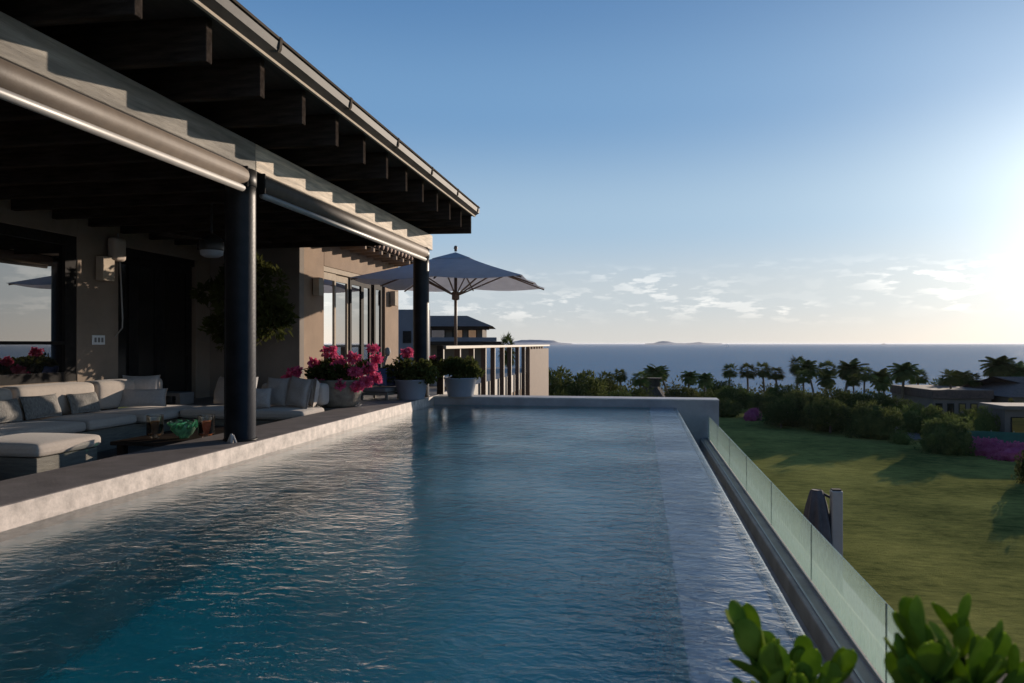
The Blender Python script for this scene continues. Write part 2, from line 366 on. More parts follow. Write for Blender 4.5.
# ------------------------------------------------------------------ ground, sea
def ground_z(x, y):
    d = y+max(0, x)*.25
    z = -6.5
    s = min(1, max(0, (d-88)/60)); s = s*s*(3-2*s); z -= 7.5*s
    z += .22*mnoise.noise(Vector((x*.06, y*.06, 0)))+.05*mnoise.noise(Vector((x*.35, y*.35, 3)))
    return z
def grid(name, xs, ys, fz, m):
    V = [(x, y, fz(x, y)) for y in ys for x in xs]; nx = len(xs)
    F = [(j*nx+i, j*nx+i+1, (j+1)*nx+i+1, (j+1)*nx+i) for j in range(len(ys)-1) for i in range(nx-1)]
    return meshobj(name, V, F, m, smooth=True)
def lawn_mat():
    m = bpy.data.materials.new('mown_lawn'); m.use_nodes = True; t = m.node_tree; p = t.nodes['Principled BSDF']; p.inputs['Roughness'].default_value = .9
    p.inputs['Specular IOR Level'].default_value = .0
    c = N(t, 'ShaderNodeTexCoord')
    n1 = N(t, 'ShaderNodeTexNoise', i_Scale=.14, i_Detail=5.0, i_Roughness=.6); t.links.new(c.outputs['Object'], n1.inputs['Vector'])
    mp = N(t, 'ShaderNodeMapping'); mp.inputs['Scale'].default_value = (.55, 1.3, 1); mp.inputs['Rotation'].default_value = (0, 0, R(-12)); t.links.new(c.outputs['Object'], mp.inputs[0])
    n2 = N(t, 'ShaderNodeTexNoise', i_Scale=2.2, i_Detail=9.0, i_Roughness=.78); t.links.new(mp.outputs[0], n2.inputs['Vector'])
    r1 = N(t, 'ShaderNodeValToRGB'); e = r1.color_ramp.elements
    e[0].position = .40; e[0].color = (.072, .082, .024, 1); e[1].position = .62; e[1].color = (.29, .27, .075, 1)
    ad = mth(t, 'ADD', mth(t, 'MULTIPLY', n1.outputs[0], .5), mth(t, 'MULTIPLY', n2.outputs[0], .5)); t.links.new(ad, r1.inputs[0])
    t.links.new(r1.outputs[0], p.inputs['Base Color'])
    n3 = N(t, 'ShaderNodeTexNoise', i_Scale=3.5, i_Detail=9.0, i_Roughness=.8); t.links.new(mp.outputs[0], n3.inputs['Vector'])
    b = N(t, 'ShaderNodeBump', i_Distance=.16, i_Strength=.7); t.links.new(n3.outputs[0], b.inputs['Height']); t.links.new(b.outputs[0], p.inputs['Normal'])
    return m
M['lawn'] = lawn_mat()
struct(grid('lawn', np.linspace(-120, 260, 150), np.linspace(-40, 175, 110), ground_z, M['lawn']))
M['sea'] = water_mat('sea_water', [(.05, 1.0, 0), (.35, .3, 0), (.012, 2.6, 0)], 5, fk=.55, deep=(.045, .15, .26), stretch=(.45, 1, 1), rough=.16)
xs = np.concatenate([-np.geomspace(45000, 60, 26), [0], np.geomspace(60, 45000, 26)]); ysq = np.concatenate([[-300, 0], np.geomspace(60, 45000, 30)])
struct(grid('sea', xs, ysq, lambda x, y: -12.0, M['sea']))

# ------------------------------------------------------------------ pool
XL, XR, YN, YF = -3.86, .588, 1.75, 13.6; WZ = -.155
pool = thing('swimming_pool', 'long raised pool with pale stone sides and an overflow edge beside the glass balustrade', 'swimming pool', (0, 8, 0))
def P0(o): o.parent = pool; o.location = Vector(o.location)-Vector((0, 8, 0)); return o
M['tile_teal'] = mat('teal_pool_tile', (.03, .45, .46), .5, .3, .9, color2=(.06, .62, .60))
M['tile_pale'] = mat('pale_pool_tile', (.40, .58, .54), .5, .3, 2.5)
M['tile_weir'] = mat('weir_tile', (.58, .52, .54), .4, .18, 4)
P0(MB().quad((XL, YN, -1.5), (XR, YN, -1.5), (XR, YF, -1.5), (XL, YF, -1.5)).quad((XL, YF, -1.5), (XR, YF, -1.5), (XR, YF, WZ-.02), (XL, YF, WZ-.02)).quad((XL, YN, -1.5), (XR, YN, -1.5), (XR, YN, WZ), (XL, YN, WZ)).build('basin', M['tile_teal']))
P0(MB().box(XL-.04, XL+.95, YN, YF, -1.5, -.42).build('bench', M['tile_pale'], bevel=.03))
P0(MB().box(.17, XR+.002, YN-.0, YF, -1.49, WZ-.035).build('weir', M['tile_weir'], bevel=.01))
P0(MB().box(XR+.003, XR+.06, YN, YF, -1.2, WZ-.008).build('overflow_lip', M['greystone'], bevel=.01))
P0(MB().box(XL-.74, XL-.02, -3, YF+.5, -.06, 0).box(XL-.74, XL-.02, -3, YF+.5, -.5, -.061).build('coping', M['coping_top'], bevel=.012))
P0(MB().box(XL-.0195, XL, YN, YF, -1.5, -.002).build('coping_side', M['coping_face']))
P0(MB().box(XL+.001, 1.385, YF+.002, YF+.50, -2.2, -.022).build('end_wall', M['greystone']))
P0(MB().box(XL+.001, 1.39, YF-.003, YF+.505, -.0215, 0).build('end_wall_lit_top', M['lit_top'], bevel=.004))  # added pale slab, paints the sunlit top of the end wall
P0(MB().box(-3.9, 1.3, YN-.4, YN-.002, -2, -.02).build('near_wall', M['greystone']))
# trough and kerb under the glass
P0(MB().box(XR+.061, 1.05, YN, YF, -1.3, -.82).build('overflow_trough', M['kerb']))
P0(MB().box(1.051, 1.34, YN-3, YF, -2.2, -.69).build('kerb', M['kerb'], bevel=.015))
P0(MB().box(1.085, 1.10, YN-3, YF, -.69, -.682).box(1.172, 1.178, YN-3, YF, -.69, -.668).build('channel', M['silver']))
M['poolwater'] = water_mat('pool_water', [(1.2, .42, .6), (4.6, .42, .9), (12, .40, .7), (30, .20, .3)], .024, fk=1.25, calm=(.36, 1.45), tint=(.80, .93, .95), stretch=(.62, 1, 1))
wx = np.linspace(XL, XR+.058, 40); wy = np.linspace(YN, YF, 80)
struct(grid('pool_water', wx, wy, lambda x, y: WZ, M['poolwater']))

# glass balustrade: panes are parts of one balustrade
bal = thing('glass_balustrade', 'low frameless glass balustrade along the overflow edge of the pool', 'balustrade', (1.19, 7, -.69))
pane = MB().box(-.003, .003, .006, 1.604, 0, .395)
y = 13.55
k = 0; pane_o = None; gk = None
while y > -.5:
    y -= 1.61
    if pane_o is None: pane_o = pane.build('glass_pane', M['balglass'], bal)
    else: pane_o = pane_o.copy(); COL.objects.link(pane_o)
    pane_o.location = (0, y-7, .022)
    if gk is None: gk = MB().box(-.0035, .0035, -.005, .0055, 0, .394).build('joint_seal', M['frame_dark'], bal)
    else: gk = gk.copy(); COL.objects.link(gk)
    gk.location = (0, y-7, .022)

# ------------------------------------------------------------------ decks
fx0 = XL-.741
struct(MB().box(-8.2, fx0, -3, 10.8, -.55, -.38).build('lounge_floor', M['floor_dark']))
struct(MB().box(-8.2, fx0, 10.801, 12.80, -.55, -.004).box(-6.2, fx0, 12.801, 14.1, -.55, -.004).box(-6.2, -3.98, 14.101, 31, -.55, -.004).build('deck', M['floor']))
struct(MB().box(-3.9, 3, -4, YN-.41, -2, -.3).build('near_deck', M['floor']))
struct(MB().box(1.345, 4.0, -6, 16, -4.0, -3.7).build('lower_terrace', M['greystone']))
pod = MB().box(-9, 1.04, -4, YF+.3, -7.5, -2.21).box(1.04, 3.9, -6, 15.8, -7.5, -4.01).box(-9, -3.99, 14.2, 30.5, -8, -.56).build('podium_wall', M['stucco'])
tag(pod, 'tan rendered storey of the house that carries the pool and terraces', 'wall')

# ------------------------------------------------------------------ terrace roof
roof = thing('terrace_roof', 'flat dark timber roof on round columns over the sofa terrace', 'roof', (-4.05, 7, 0))
def PR(o, p=None): o.parent = p or roof; o.location = Vector(o.location)-Vector((-4.05, 7, 0)); return o
def col(y): return MB().lathe([(.0, 0), (.17, 0), (.17, .015), (.152, .02), (.150, 2.5), (.150, 2.62), (.158, 2.625), (.158, 2.79), (0, 2.79)], (-4.08, y, .002), 40).build('column', M['column'], smooth=False)
for y in (7.08, 13.5, .6):
    c = PR(col(y)); c.data.polygons.foreach_set('use_smooth', [len(p.vertices) == 4 and abs(p.normal.z) < .5 for p in c.data.polygons])
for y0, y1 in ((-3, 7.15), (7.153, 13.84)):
    PR(MB().box(-4.22, -3.95, y0, y1, 2.80, 3.088).build('beam', M['beam' if y0 > 0 else 'beam_dim'], bevel=.012))
pitch = .01
def zr(X): return 3.092+(-3.95-X)*pitch
k = 0; raf = None
while 13.66-.785*k > -1.5:
    yy = 13.66-.785*k
    if raf is None:
        a, b = -8.3, -3.15
        raf = MB().prism([(a, zr(a)), (b, zr(b)), (b, zr(b)+.33), (a, zr(a)+.33)], -.04, .04).build('rafter', M['darkwood'], bevel=.007)
        PR(raf)
    else: raf = raf.copy(); COL.objects.link(raf)
    raf.location = Vector((4.05, yy-7, 0)); k += 1
jo = None
for k in range(22):
    yy = 12.25-.67*k
    if jo is None: jo = PR(MB().box(-7.89, -4.225, -.04, .04, 2.70, 2.93).build('joist', M['darkwood'], bevel=.004))
    else: jo = jo.copy(); COL.objects.link(jo)
    jo.location = Vector((4.05, yy-7, 0))
PR(MB().box(-7.89, -4.225, -3, 12.55, 2.932, 2.96).build('inner_ceiling', M['ceil']))
gr_ = at(227.6, 7.72, 0); PR(MB().box(gr_.x-.022, gr_.x+.022, gr_.y-.03, gr_.y+.03, .003, 2.79).build('guide_rail', M['column']))
a, b = -8.4, -3.07
PR(MB().prism([(a, zr(a)+.333), (b, zr(b)+.333), (b, zr(b)+.36), (a, zr(a)+.36)], -3, 13.72).build('ceiling', M['ceil']))
PR(MB().prism([(a, zr(a)+.361), (b-.02, zr(b)+.361), (b-.02, zr(b)+.42), (a, zr(a)+.42)], -3, 13.71).build('roof_deck', M['darktile']))
# gutter along the eave with straps
zg = zr(b)+.325
g = PR(MB().prism([(b+.003, zg+.0), (b+.03, zg-.008), (b+.10, zg+.03), (b+.112, zg+.10), (b+.106, zg+.10), (b+.094, zg+.036), (b+.028, zg+.0), (b+.003, zg+.008)], -3, 13.56).build('gutter', M['gutter']))
PR(MB().box(b+.0, b+.028, -3, 13.55, zg-.034, zg-.009).build('fascia_strip', M['frame_light']))
PR(MB().prism([(b+.004, zg+.02), (b+.014, zg+.02), (b+.07, zg+.125), (b+.118, zg+.118), (b+.122, zg+.138), (b+.004, zg+.15)], -3, 13.54).build('eave_flashing', M['flash']))
st = None
for k in range(10):
    yy = 13.4-1.53*k
    if st is None:
        st = MB().prism([(b+.10, zg+.02), (b+.118, zg+.05), (b+.126, zg+.142), (b+.06, zg+.158), (b+.06, zg+.152), (b+.114, zg+.138), (b+.110, zg+.06)], -.02, .02).build('gutter_strap', M['flash']); st.parent = g
    else: st = st.copy(); COL.objects.link(st)
    st.location = (0, yy, 0)

# awnings between the columns
def awning(y0, y1, label):
    L = y1-y0; a = thing('rolled_awning', label, 'awning', (-3.98, y0, 2.7), 0, 'rolled awnings under the terrace beam')
    MB().tube([(0, 0, 0), (0, L, 0)], .10, 28).build('roller', M['awning'], a, smooth=True).location.z = -.008
    MB().box(-.05, .03, 0, L, .078, .098).build('hood', M['frame_dark'], a)
    MB().tube([(.035, .02, -.132), (.035, L-.02, -.132)], .034, 16).build('front_bar', M['silver'], a, smooth=True)
    for yy in (0, L): MB().box(-.07, .085, yy-.012, yy+.012, -.12, .095).build('end_bracket', M['frame_dark'], a, bevel=.01)
awning(7.25, 13.32, 'rolled brown awning spanning between the two round columns')
awning(.9, 6.90, 'rolled brown awning reaching from the left picture edge to the nearer column')

# ------------------------------------------------------------------ house
house = thing('house', 'tan stucco house wing with folding windows facing the pool', 'house', (-7, 12, 0))
def PH(o, p=None): o.parent = p or house; o.location = Vector(o.location)-(Vector((-7, 12, 0)) if p is None else Vector((0, 0, 0))); return o
XW = -7.9
wl = MB()
wl.box(XW-.3, XW, -3, 3.2, -.5, 3.8).box(XW-.3, XW, 3.201, 9.33, -.5, .47).box(XW-.3, XW, 3.201, 9.33, 2.52, 3.8).box(XW-.3, XW, 9.331, 10.18, -.5, 3.8)
wl.box(XW-.35, XW-.1, 10.181, 12.80, 2.52, 3.8).box(XW-.35, XW-.1, 12.351, 12.80, -.5, 2.519)
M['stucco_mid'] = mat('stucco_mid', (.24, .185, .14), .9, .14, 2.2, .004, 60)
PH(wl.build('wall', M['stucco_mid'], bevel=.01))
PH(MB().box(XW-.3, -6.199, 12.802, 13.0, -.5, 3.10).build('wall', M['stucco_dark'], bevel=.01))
XF = -6.2
y_p1 = yx(324, XF); y_p2 = yx(385, XF); y_e = yx(398.5, XF)
ztop = 3.06
w2 = MB().box(XF-.3, XF, 12.803, y_p1, -.5, ztop).box(XF-.3, XF, y_p2, y_e, -.5, ztop).box(XF-.3, XF, y_p1+.001, y_p2-.001, 2.55, ztop-.001)
w2.box(-9, XF-.301, y_e-.3, y_e, -.5, ztop)
PH(w2.build('wall', M['stucco'], bevel=.01))
PH(MB().box(-9, XF-.301, 13.01, y_e-.31, ztop-.02, ztop+.1).build('upper_roof', M['darktile']))
# tile eave above the folding windows
eo = MB()
yy = 13.1
while yy < y_e+.2:
    eo.tube([(XF-.25, yy, ztop+.29), (XF+.46, yy, ztop+.15)], .09, 9); yy += .27
PH(eo.build('tile_eave', M['tile'], smooth=True))
PH(MB().box(XF-.2, XF+.50, 13.0, y_e+.1, ztop+.002, ztop+.03).build('eave_board', M['darkwood']))
et = None
yy = 13.25
while yy < y_e+.1:
    if et is None: et = MB().box(0, .54, -.04, .04, -.08, -.002).build('rafter_tail', M['stucco']); et.parent = house
    else: et = et.copy(); COL.objects.link(et)
    et.location = Vector((XF+.002, yy, ztop))-Vector((-7, 12, 0)); yy += .5
# big window on the left
wn = PH(MB().box(XW-.09, XW-.01, 3.2, 3.3, .47, 2.52).box(XW-.09, XW-.01, 9.12, 9.329, .471, 2.519).box(XW-.09, XW-.01, 3.301, 9.119, 2.38, 2.519).box(XW-.09, XW-.01, 3.301, 9.119, .471, .60).box(XW-.07, XW-.015, 3.301, 9.119, .985, 1.03).box(XW-.07, XW-.015, 6.2, 6.27, .601, 2.38).build('window', M['frame_dark']))
PH(MB().quad((XW-.06, 3.3, .6), (XW-.06, 9.12, .6), (XW-.06, 9.12, 2.38), (XW-.06, 3.3, 2.38)).build('pane', M['winglass']), wn)
# dark sliding doors in the recess
dn = MB()
ys_ = [10.181, 10.75, 11.45, 12.348]
d_ = PH(MB().box(XW-.2, XW-.13, 10.181, 12.349, 2.40, 2.519).build('door_frame', M['frame_dark']))
for i in range(3):
    y0, y1 = ys_[i], ys_[i+1]; x = XW-.16-.012*i
    dd = PH(MB().box(x-.05, x, y0+.002, y0+.12, 0, 2.4).box(x-.05, x, y1-.12, y1-.002, 0, 2.4).box(x-.05, x, y0+.121, y1-.121, 2.27, 2.399).box(x-.05, x, y0+.121, y1-.121, 0, .14).build('sliding_door', M['frame_dark']))
    PH(MB().quad((x-.03, y0+.1, .1), (x-.03, y1-.1, .1), (x-.03, y1-.1, 2.3), (x-.03, y0+.1, 2.3)).build('pane', mat('tinted_pane', (.015, .014, .013), .25, .1, 4)), dd)
# folding windows, light and dark leaves
PH(MB().box(XF-.16, XF-.02, y_p1+.002, y_p2-.002, 2.45, 2.548).build('window_head', M['frame_light']))
leaves = [(323.5, 338.2, 'frame_light', .0), (338.4, 352, 'frame_light', .03), (352.2, 366, 'frame_dark', .0), (366.2, 376, 'frame_dark', .05), (376.2, 385, 'frame_dark', 0)]
for a_, b_, mm, off in leaves:
    y0, y1 = yx(a_, XF)+.003, yx(b_, XF)-.003; x = XF-.05-off
    fw = .07 if mm == 'frame_light' else .16
    ww = PH(MB().box(x-.05, x, y0, y0+fw*.6, 0, 2.44).box(x-.05, x, y1-fw, y1, 0, 2.44).box(x-.05, x, y0+fw*.6, y1-fw, 2.30, 2.44).box(x-.05, x, y0+fw*.6, y1-fw, 0, .1).build('window', M[mm]))
    PH(MB().quad((x-.025, y0, .05), (x-.025, y1, .05), (x-.025, y1, 2.35), (x-.025, y0, 2.35)).build('pane', M['winglass2']), ww)
# grey curtain track in front of the recessed wall
PH(MB().box(-7.85, -4.3, 12.56, 12.60, 2.80, 2.835).build('curtain_track', M['frame_light']))
PH(MB().box(-7.9, -4.23, 12.62, 12.79, 2.84, 3.08).build('lintel_beam', M['darkwood']))

# sconces
def sconce(p, label, w=.22, h=.30):
    s = thing('wall_sconce', label, 'wall lamp', p, 0, 'box sconces on the house piers')
    MB().box(.0, .02, -.05, .05, -.08, .08).build('mount', M['frame_dark'], s)
    MB().box(.021, .15, -w/2, w/2, -h/2, h/2).build('lamp_box', M['frame_light'], s, bevel=.008)
    MB().box(.03, .14, -w/2+.01, w/2-.01, h/2+.0005, h/2+.006).build('cap', M['frame_dark'], s)
sconce((XW, yx(100, XW), zat(269, 11.0)), 'box sconce beside the big window, above the white switch plate', .24, .36)
sconce((XF, yx(314, XF), zat(285, 13.8)), 'box sconce on the pier left of the folding windows', .2, .34)
sconce((XF, yx(391, XF), zat(297, 18)), 'box sconce on the far pier right of the folding windows', .25, .36)
# speaker, switch plate, crank
sp = thing('outdoor_speaker', 'rounded beige speaker under the ceiling at the corner of the left wall', 'speaker', (XW, yx(110, XW), 2.42))
rounded_box('cabinet', .03, .2, -.13, .13, -.18, .18, .05, M['speaker'], sp)
MB().box(.0, .04, -.03, .03, -.05, .05).build('bracket', M['frame_dark'], sp)
tp = thing('switch_plate', 'small white switch plate on the shaded left wall', 'switch', (XW+.002, yx(98, XW), zat(340, 11.1)))
MB().box(0, .012, -.13, .13, -.07, .07).build('plate', M['white'], tp, bevel=.004)
for q in (-.07, 0, .07): MB().box(.0125, .017, q-.02, q+.02, -.035, .035).build('switch', M['sand'], tp)
ck = thing('awning_crank', 'slim awning crank rod hanging at the corner of the dark doors', 'crank', at(117.5, 11.3, zat(235, 11.3)))
zc = ck.location.z
MB().tube([(0, 0, .03), (.02, 0, -.05), (.07, 0, -.95), (.085, 0, -1.28)], .011, 8).build('rod', M['silver'], ck)
MB().tube([(.085, 0, -1.28), (.08, 0, -1.42), (-.03, 0, -1.54), (-.07, 0, -1.58)], .010, 8).build('elbow', M['silver'], ck)
MB().tube([(-.07, 0, -1.57), (-.072, 0, -1.80)], .022, 10).build('grip', M['black'], ck)

# ceiling fan with lamp
fp = at(211.5, 9.6, 2.12)
fn = thing('ceiling_fan', 'dark ceiling fan with a glass lamp hanging over the sofa', 'ceiling fan', fp)
MB().lathe([(0, .30), (.05, .30), (.10, .26), (.15, .22), (.155, .10), (.15, .085), (.0, .085)], n=28).build('motor_housing', M['black'], fn, smooth=True)
MB().lathe([(.145, .083), (.14, .03), (.09, .0), (0, -.005)], n=28).build('lamp_glass', M['white_pot'], fn, smooth=True)
MB().tube([(0, 0, .29), (0, 0, 1.15)], .016, 10).build('rod', M['black'], fn)
for q in range(3):
    a = PI*.07+q*2*PI/3; bl = MB()
    bl.v += [(math.cos(a)*r-math.sin(a)*w, math.sin(a)*r+math.cos(a)*w, .2+dz+t) for t in (0, .012) for r, w, dz in ((.13, -.05, 0), (.75, -.07, -.01), (.75, .07, .01), (.13, .05, 0))]
    bl.f += [(0, 3, 2, 1), (4, 5, 6, 7), (0, 1, 5, 4), (1, 2, 6, 5), (2, 3, 7, 6), (3, 0, 4, 7)]; bl.build('blade', M['darkwood'], fn)

# ------------------------------------------------------------------ sofa
SZ = .05; FZ = -.38
sofa = thing('corner_sofa', 'large L shaped sofa with pale cushions wrapping round the sunken lounge', 'sofa', (-6.5, 9, FZ))
def PS(o): o.parent = sofa; o.location = Vector(o.location)-Vector((-6.5, 9, FZ)); return o
PS(MB().box(-7.85, -6.78, 2.5, 10.75, FZ, SZ-.145).box(-6.779, -4.70, 9.83, 10.75, FZ, SZ-.145).build('base', M['sofa_base'], bevel=.01))
for y0, y1 in ((2.6, 4.38), (4.4, 6.23), (6.25, 8.10), (8.12, 9.03)):
    PS(rounded_box('seat_cushion', -7.60, -6.70, y0, y1, SZ-.14, SZ, .05, M['cushion'], puff=.012))
PS(rounded_box('seat_cushion', -7.60, -6.62, 9.05, 10.5, SZ-.14, SZ, .05, M['cushion'], puff=.01))
PS(rounded_box('seat_cushion', -6.60, -5.52, 9.75, 10.5, SZ-.14, SZ, .05, M['cushion'], puff=.012))
PS(rounded_box('seat_cushion', -5.50, -4.66, 9.75, 10.5, SZ-.14, SZ, .05, M['cushion'], puff=.012))
for y0, y1 in ((2.6, 4.28), (4.3, 6.03), (6.05, 7.85), (7.88, 9.22), (9.25, 10.72)):
    PS(rounded_box('back_cushion', -7.86, -7.48, y0, y1, SZ+.005, .47, .08, M['cushion'], puff=.0))
for x0, x1 in ((-5.72, -4.68),):
    PS(rounded_box('back_cushion', x0, x1, 10.46, 10.74, SZ+.005, .40, .07, M['cushion'], puff=.0))
ot = thing('ottoman', 'square ottoman with a thick pale cushion on a slatted timber base', 'ottoman', (-6.05, 6.55, FZ))
rounded_box('cushion', -.49, .45, -.43, .44, SZ-.14-FZ, SZ-FZ, .05, M['cushion'], ot, puff=.01)
MB().box(-.45, .41, -.40, .40, 0, SZ-.142-FZ).build('base', M['sofa_base'], ot, bevel=.008)

def pillow(p, rz, tilt, w, h, t, m, label, seed=0, roll=0.0):
    o = pillow_mesh('throw_pillow', w, h, t, M[m], seed=seed); o.location = p
    o.rotation_mode = 'XYZ'; o.rotation_euler = (Matrix.Rotation(rz, 3, 'Z') @ Matrix.Rotation(tilt, 3, 'X') @ Matrix.Rotation(roll, 3, 'Y')).to_euler()
    tag(o, label, 'pillow', 'throw pillows on the sofa'); return o
z0 = SZ+.015
pillow((-7.33, yx(6, -7.33), z0), R(90), R(-18), .50, .29, .15, 'pillow_grey', 'grey woven lumbar pillow cut by the left picture edge', 1)
pillow((-7.33, yx(45, -7.33), z0), R(88), R(-20), .56, .31, .16, 'pillow_grey', 'grey woven lumbar pillow, middle one along the window wall', 2)
pillow((-7.33, yx(87, -7.33), z0), R(84), R(-20), .48, .29, .15, 'pillow_grey', 'grey woven lumbar pillow half in shade, nearest the sofa corner on the window side', 3)
pb = at(140, 11.5)
pillow(at(140.5, 11.15, z0), R(28), R(-14), .52, .47, .17, 'pillow_plain', 'square grey pillow in the sofa corner, behind a lumbar pillow', 4)
pillow(at(142.5, 10.9, z0), R(24), R(-18), .66, .28, .15, 'pillow_plain', 'long grey lumbar pillow in front of a square one in the sofa corner', 5)
pillow(at(221, 11.3, z0), R(-30), R(-14), .44, .44, .15, 'pillow_plain', 'pale pillow peeking out left of the round column', 6)
pillow(at(259, 10.75, z0), R(8), R(-16), .34, .30, .13, 'pillow_plain', 'small low pillow just right of the round column', 7)
pillow(at(275, 11.05, z0), R(-12), R(-14), .42, .44, .15, 'pillow_plain', 'slate pillow second from the right end of the sofa', 8)
pillow(at(296, 10.85, z0), R(-22), R(-12), .46, .45, .15, 'pillow_plain', 'dark slate pillow leaning with its rim in the sun near the sofa end', 9, R(5))
pillow(at(312, 11.0, z0), R(-62), R(-8), .44, .42, .13, 'cushion', 'pale pillow standing edge on at the right end of the sofa', 10)

# coffee table with jars
tb = thing('coffee_table', 'low dark table between the sofa and the coping, with candle jars on it', 'table', (-5.25, 8.1, FZ))
MB().box(-.6, .55, -.70, 1.0, .24, .28).build('table_top', M['darkwood'], tb, bevel=.006)
for sx_ in (-.52, .52):
    for sy_ in (-.6, .9): MB().box(sx_-.04, sx_+.04, sy_-.04, sy_+.04, 0, .239).build('leg', M['darkwood'], tb)
tz = FZ+.282
def jar(px, label, fill):
    d = (1-tz)*FPX/(438.5-343.5); s = thing('candle_jar', label, 'candle jar', at(px, d, tz), 0, 'candle jars on the dark table')
    MB().lathe([(0, .0), (.04, 0), (.045, .01), (.055, .03), (.085, .045), (.09, .06), (.092, .26), (.096, .27), (.090, .27), (.086, .255), (.084, .065), (.05, .05), (0, .045)], n=28).build('jar_body', M['jarglass'], s, smooth=True)
    MB().lathe([(0, .055), (.075, .055), (.078, .19), (.07, .20), (0, .198)], n=24).build('candle', fill, s, smooth=True)
jar(155, 'glass hurricane jar with a brown candle, left of the green glass bowl', mat('brown_wax', (.24, .12, .05), .6, .3, 20, trans=.3))
jar(206.5, 'glass hurricane jar with an orange candle, right of the green glass bowl', mat('orange_wax', (.65, .22, .08), .5, .2, 20, trans=.3))
d = (1-tz)*FPX/(438-343.5)
gb = thing('green_glass_bowl', 'lumpy green glass bowl between two candle jars', 'bowl', at(184, d, tz))
MB().lathe([(0, 0), (.05, 0), (.055, .02), (.09, .045), (.135, .11), (.13, .16), (.09, .19), (.08, .185), (.12, .155), (.125, .11), (.08, .05), (0, .035)], n=30, wob=.10).build('bowl', M['greenglass'], gb, smooth=True)
for q in range(9):
    a = q*2*PI/9; MB().tube([(.11*math.cos(a), .11*math.sin(a), .13), (.16*math.cos(a+.3), .16*math.sin(a+.3), .15+.03*(q % 2)), (.15*math.cos(a+.6), .15*math.sin(a+.6), .2)], [.03, .024, .008], 8).build('glass_petal', M['greenglass'], gb, smooth=True)
# side table behind the sofa
q = at(174, 12.3, 0)
stb = thing('side_table', 'low pale grey side table behind the sofa corner', 'table', q)
MB().box(-.24, .24, -.2, .2, .14, .19).build('table_top', M['sand'], stb, bevel=.005)
for a_ in (-.2, .2): MB().box(a_-.04, a_+.04, -.19, .19, 0, .139).build('leg', M['sand'], stb)
# towels
tw = MB(); tl = thing('folded_towels', 'stack of folded blue towels beside the ottoman', 'towels', (-6.05, 5.62, FZ))
for i in range(3): rounded_box('towel', -.2, .2+.02*(i % 2), -.16, .16, .16+.065*i, .222+.065*i, .028, M['towel'], tl)
tbx = thing('towel_stool', 'low dark stool under the folded blue towels', 'stool', (-6.05, 5.62, FZ)); MB().box(-.24, .24, -.2, .2, .11, .157).build('seat', M['darkwood'], tbx)
for a_ in (-.2, .2):
    for b_ in (-.16, .16): MB().box(a_-.02, a_+.02, b_-.02, b_+.02, 0, .109).build('leg', M['darkwood'], tbx)
# anchor at the column foot
an = thing('guy_anchor', 'small chrome floor anchor at the foot of the nearer column', 'bracket', at(232, 7.45, .002))
MB().tube([(-.045, 0, 0), (-.012, 0, .075), (.012, 0, .075), (.045, 0, 0)], .011, 8).build('hoop', M['silver'], an); MB().lathe([(0, 0), (.02, 0), (.02, .05), (.013, .09), (0, .09)], (0, -.01, 0), 12).build('pin', M['silver'], an)

# ------------------------------------------------------------------ foliage helpers
def leaf_cloud(pts, dirs, ln, wd, bend=.15):
    """leaf quads (two triangles folded) at pts, pointing roughly along dirs"""
    n = len(pts); rr = rng.normal(size=(n, 3)); d = dirs+.55*rr*np.linalg.norm(dirs, axis=1, keepdims=True); d /= np.linalg.norm(d, axis=1, keepdims=True)+1e-9
    s = np.cross(d, rng.normal(size=(n, 3))); s /= np.linalg.norm(s, axis=1, keepdims=True)+1e-9
    L = ln*(.65+.7*rng.random((n, 1))); Wd = wd*(.7+.6*rng.random((n, 1))); nn = np.cross(d, s)
    a = pts; b = pts+d*L*.45+s*Wd/2+nn*L*bend; c = pts+d*L; e = pts+d*L*.45-s*Wd/2+nn*L*bend
    V = np.stack([a, b, c, e], 1).reshape(-1, 3); F = [(4*i, 4*i+1, 4*i+2, 4*i+3) for i in range(n)]
    return V, F
def clumps(n, c, r, ncl, crf=.35, low=-.5):
    """points over ncl leaf clumps that themselves fill an ellipsoid"""
    c = np.array(c); r = np.array(r); u = rng.normal(size=(ncl, 3)); u /= np.linalg.norm(u, axis=1, keepdims=True); u[:, 2] = np.maximum(u[:, 2], low)
    cc = c+u*r*(.55+.4*rng.random((ncl, 1))); cr_ = crf*r.mean()*(.6+.7*rng.random(ncl))
    k = rng.integers(0, ncl, n); v = rng.normal(size=(n, 3)); v /= np.linalg.norm(v, axis=1, keepdims=True)
    P = cc[k]+v*cr_[k][:, None]*(.75+.3*rng.random((n, 1)))*np.array([1, 1, .8]); return P, v
def crown(name, parent, m, n, c, r, ncl, ln, wd, crf=.35, low=-.5, core=0):
    P, v = clumps(n, c, r, ncl, crf, low); V, F = leaf_cloud(P, v, ln, wd)
    if core:
        k0 = len(V); nu, nv = 14, 8; C = []
        for j in range(nv+1):
            for i in range(nu):
                a = 2*PI*i/nu; b = -PI/2+PI*j/nv; q = Vector((math.cos(a)*math.cos(b), math.sin(a)*math.cos(b), math.sin(b))); w = core*(1+.25*mnoise.noise(q*2.3))
                C.append((c[0]+q.x*r[0]*w, c[1]+q.y*r[1]*w, c[2]+q.z*r[2]*w))
        V = np.concatenate([V, np.array(C)]); F = F+[(k0+j*nu+i, k0+j*nu+(i+1) % nu, k0+(j+1)*nu+(i+1) % nu, k0+(j+1)*nu+i) for j in range(nv) for i in range(nu)]
    return meshobj(name, V, F, m, parent)

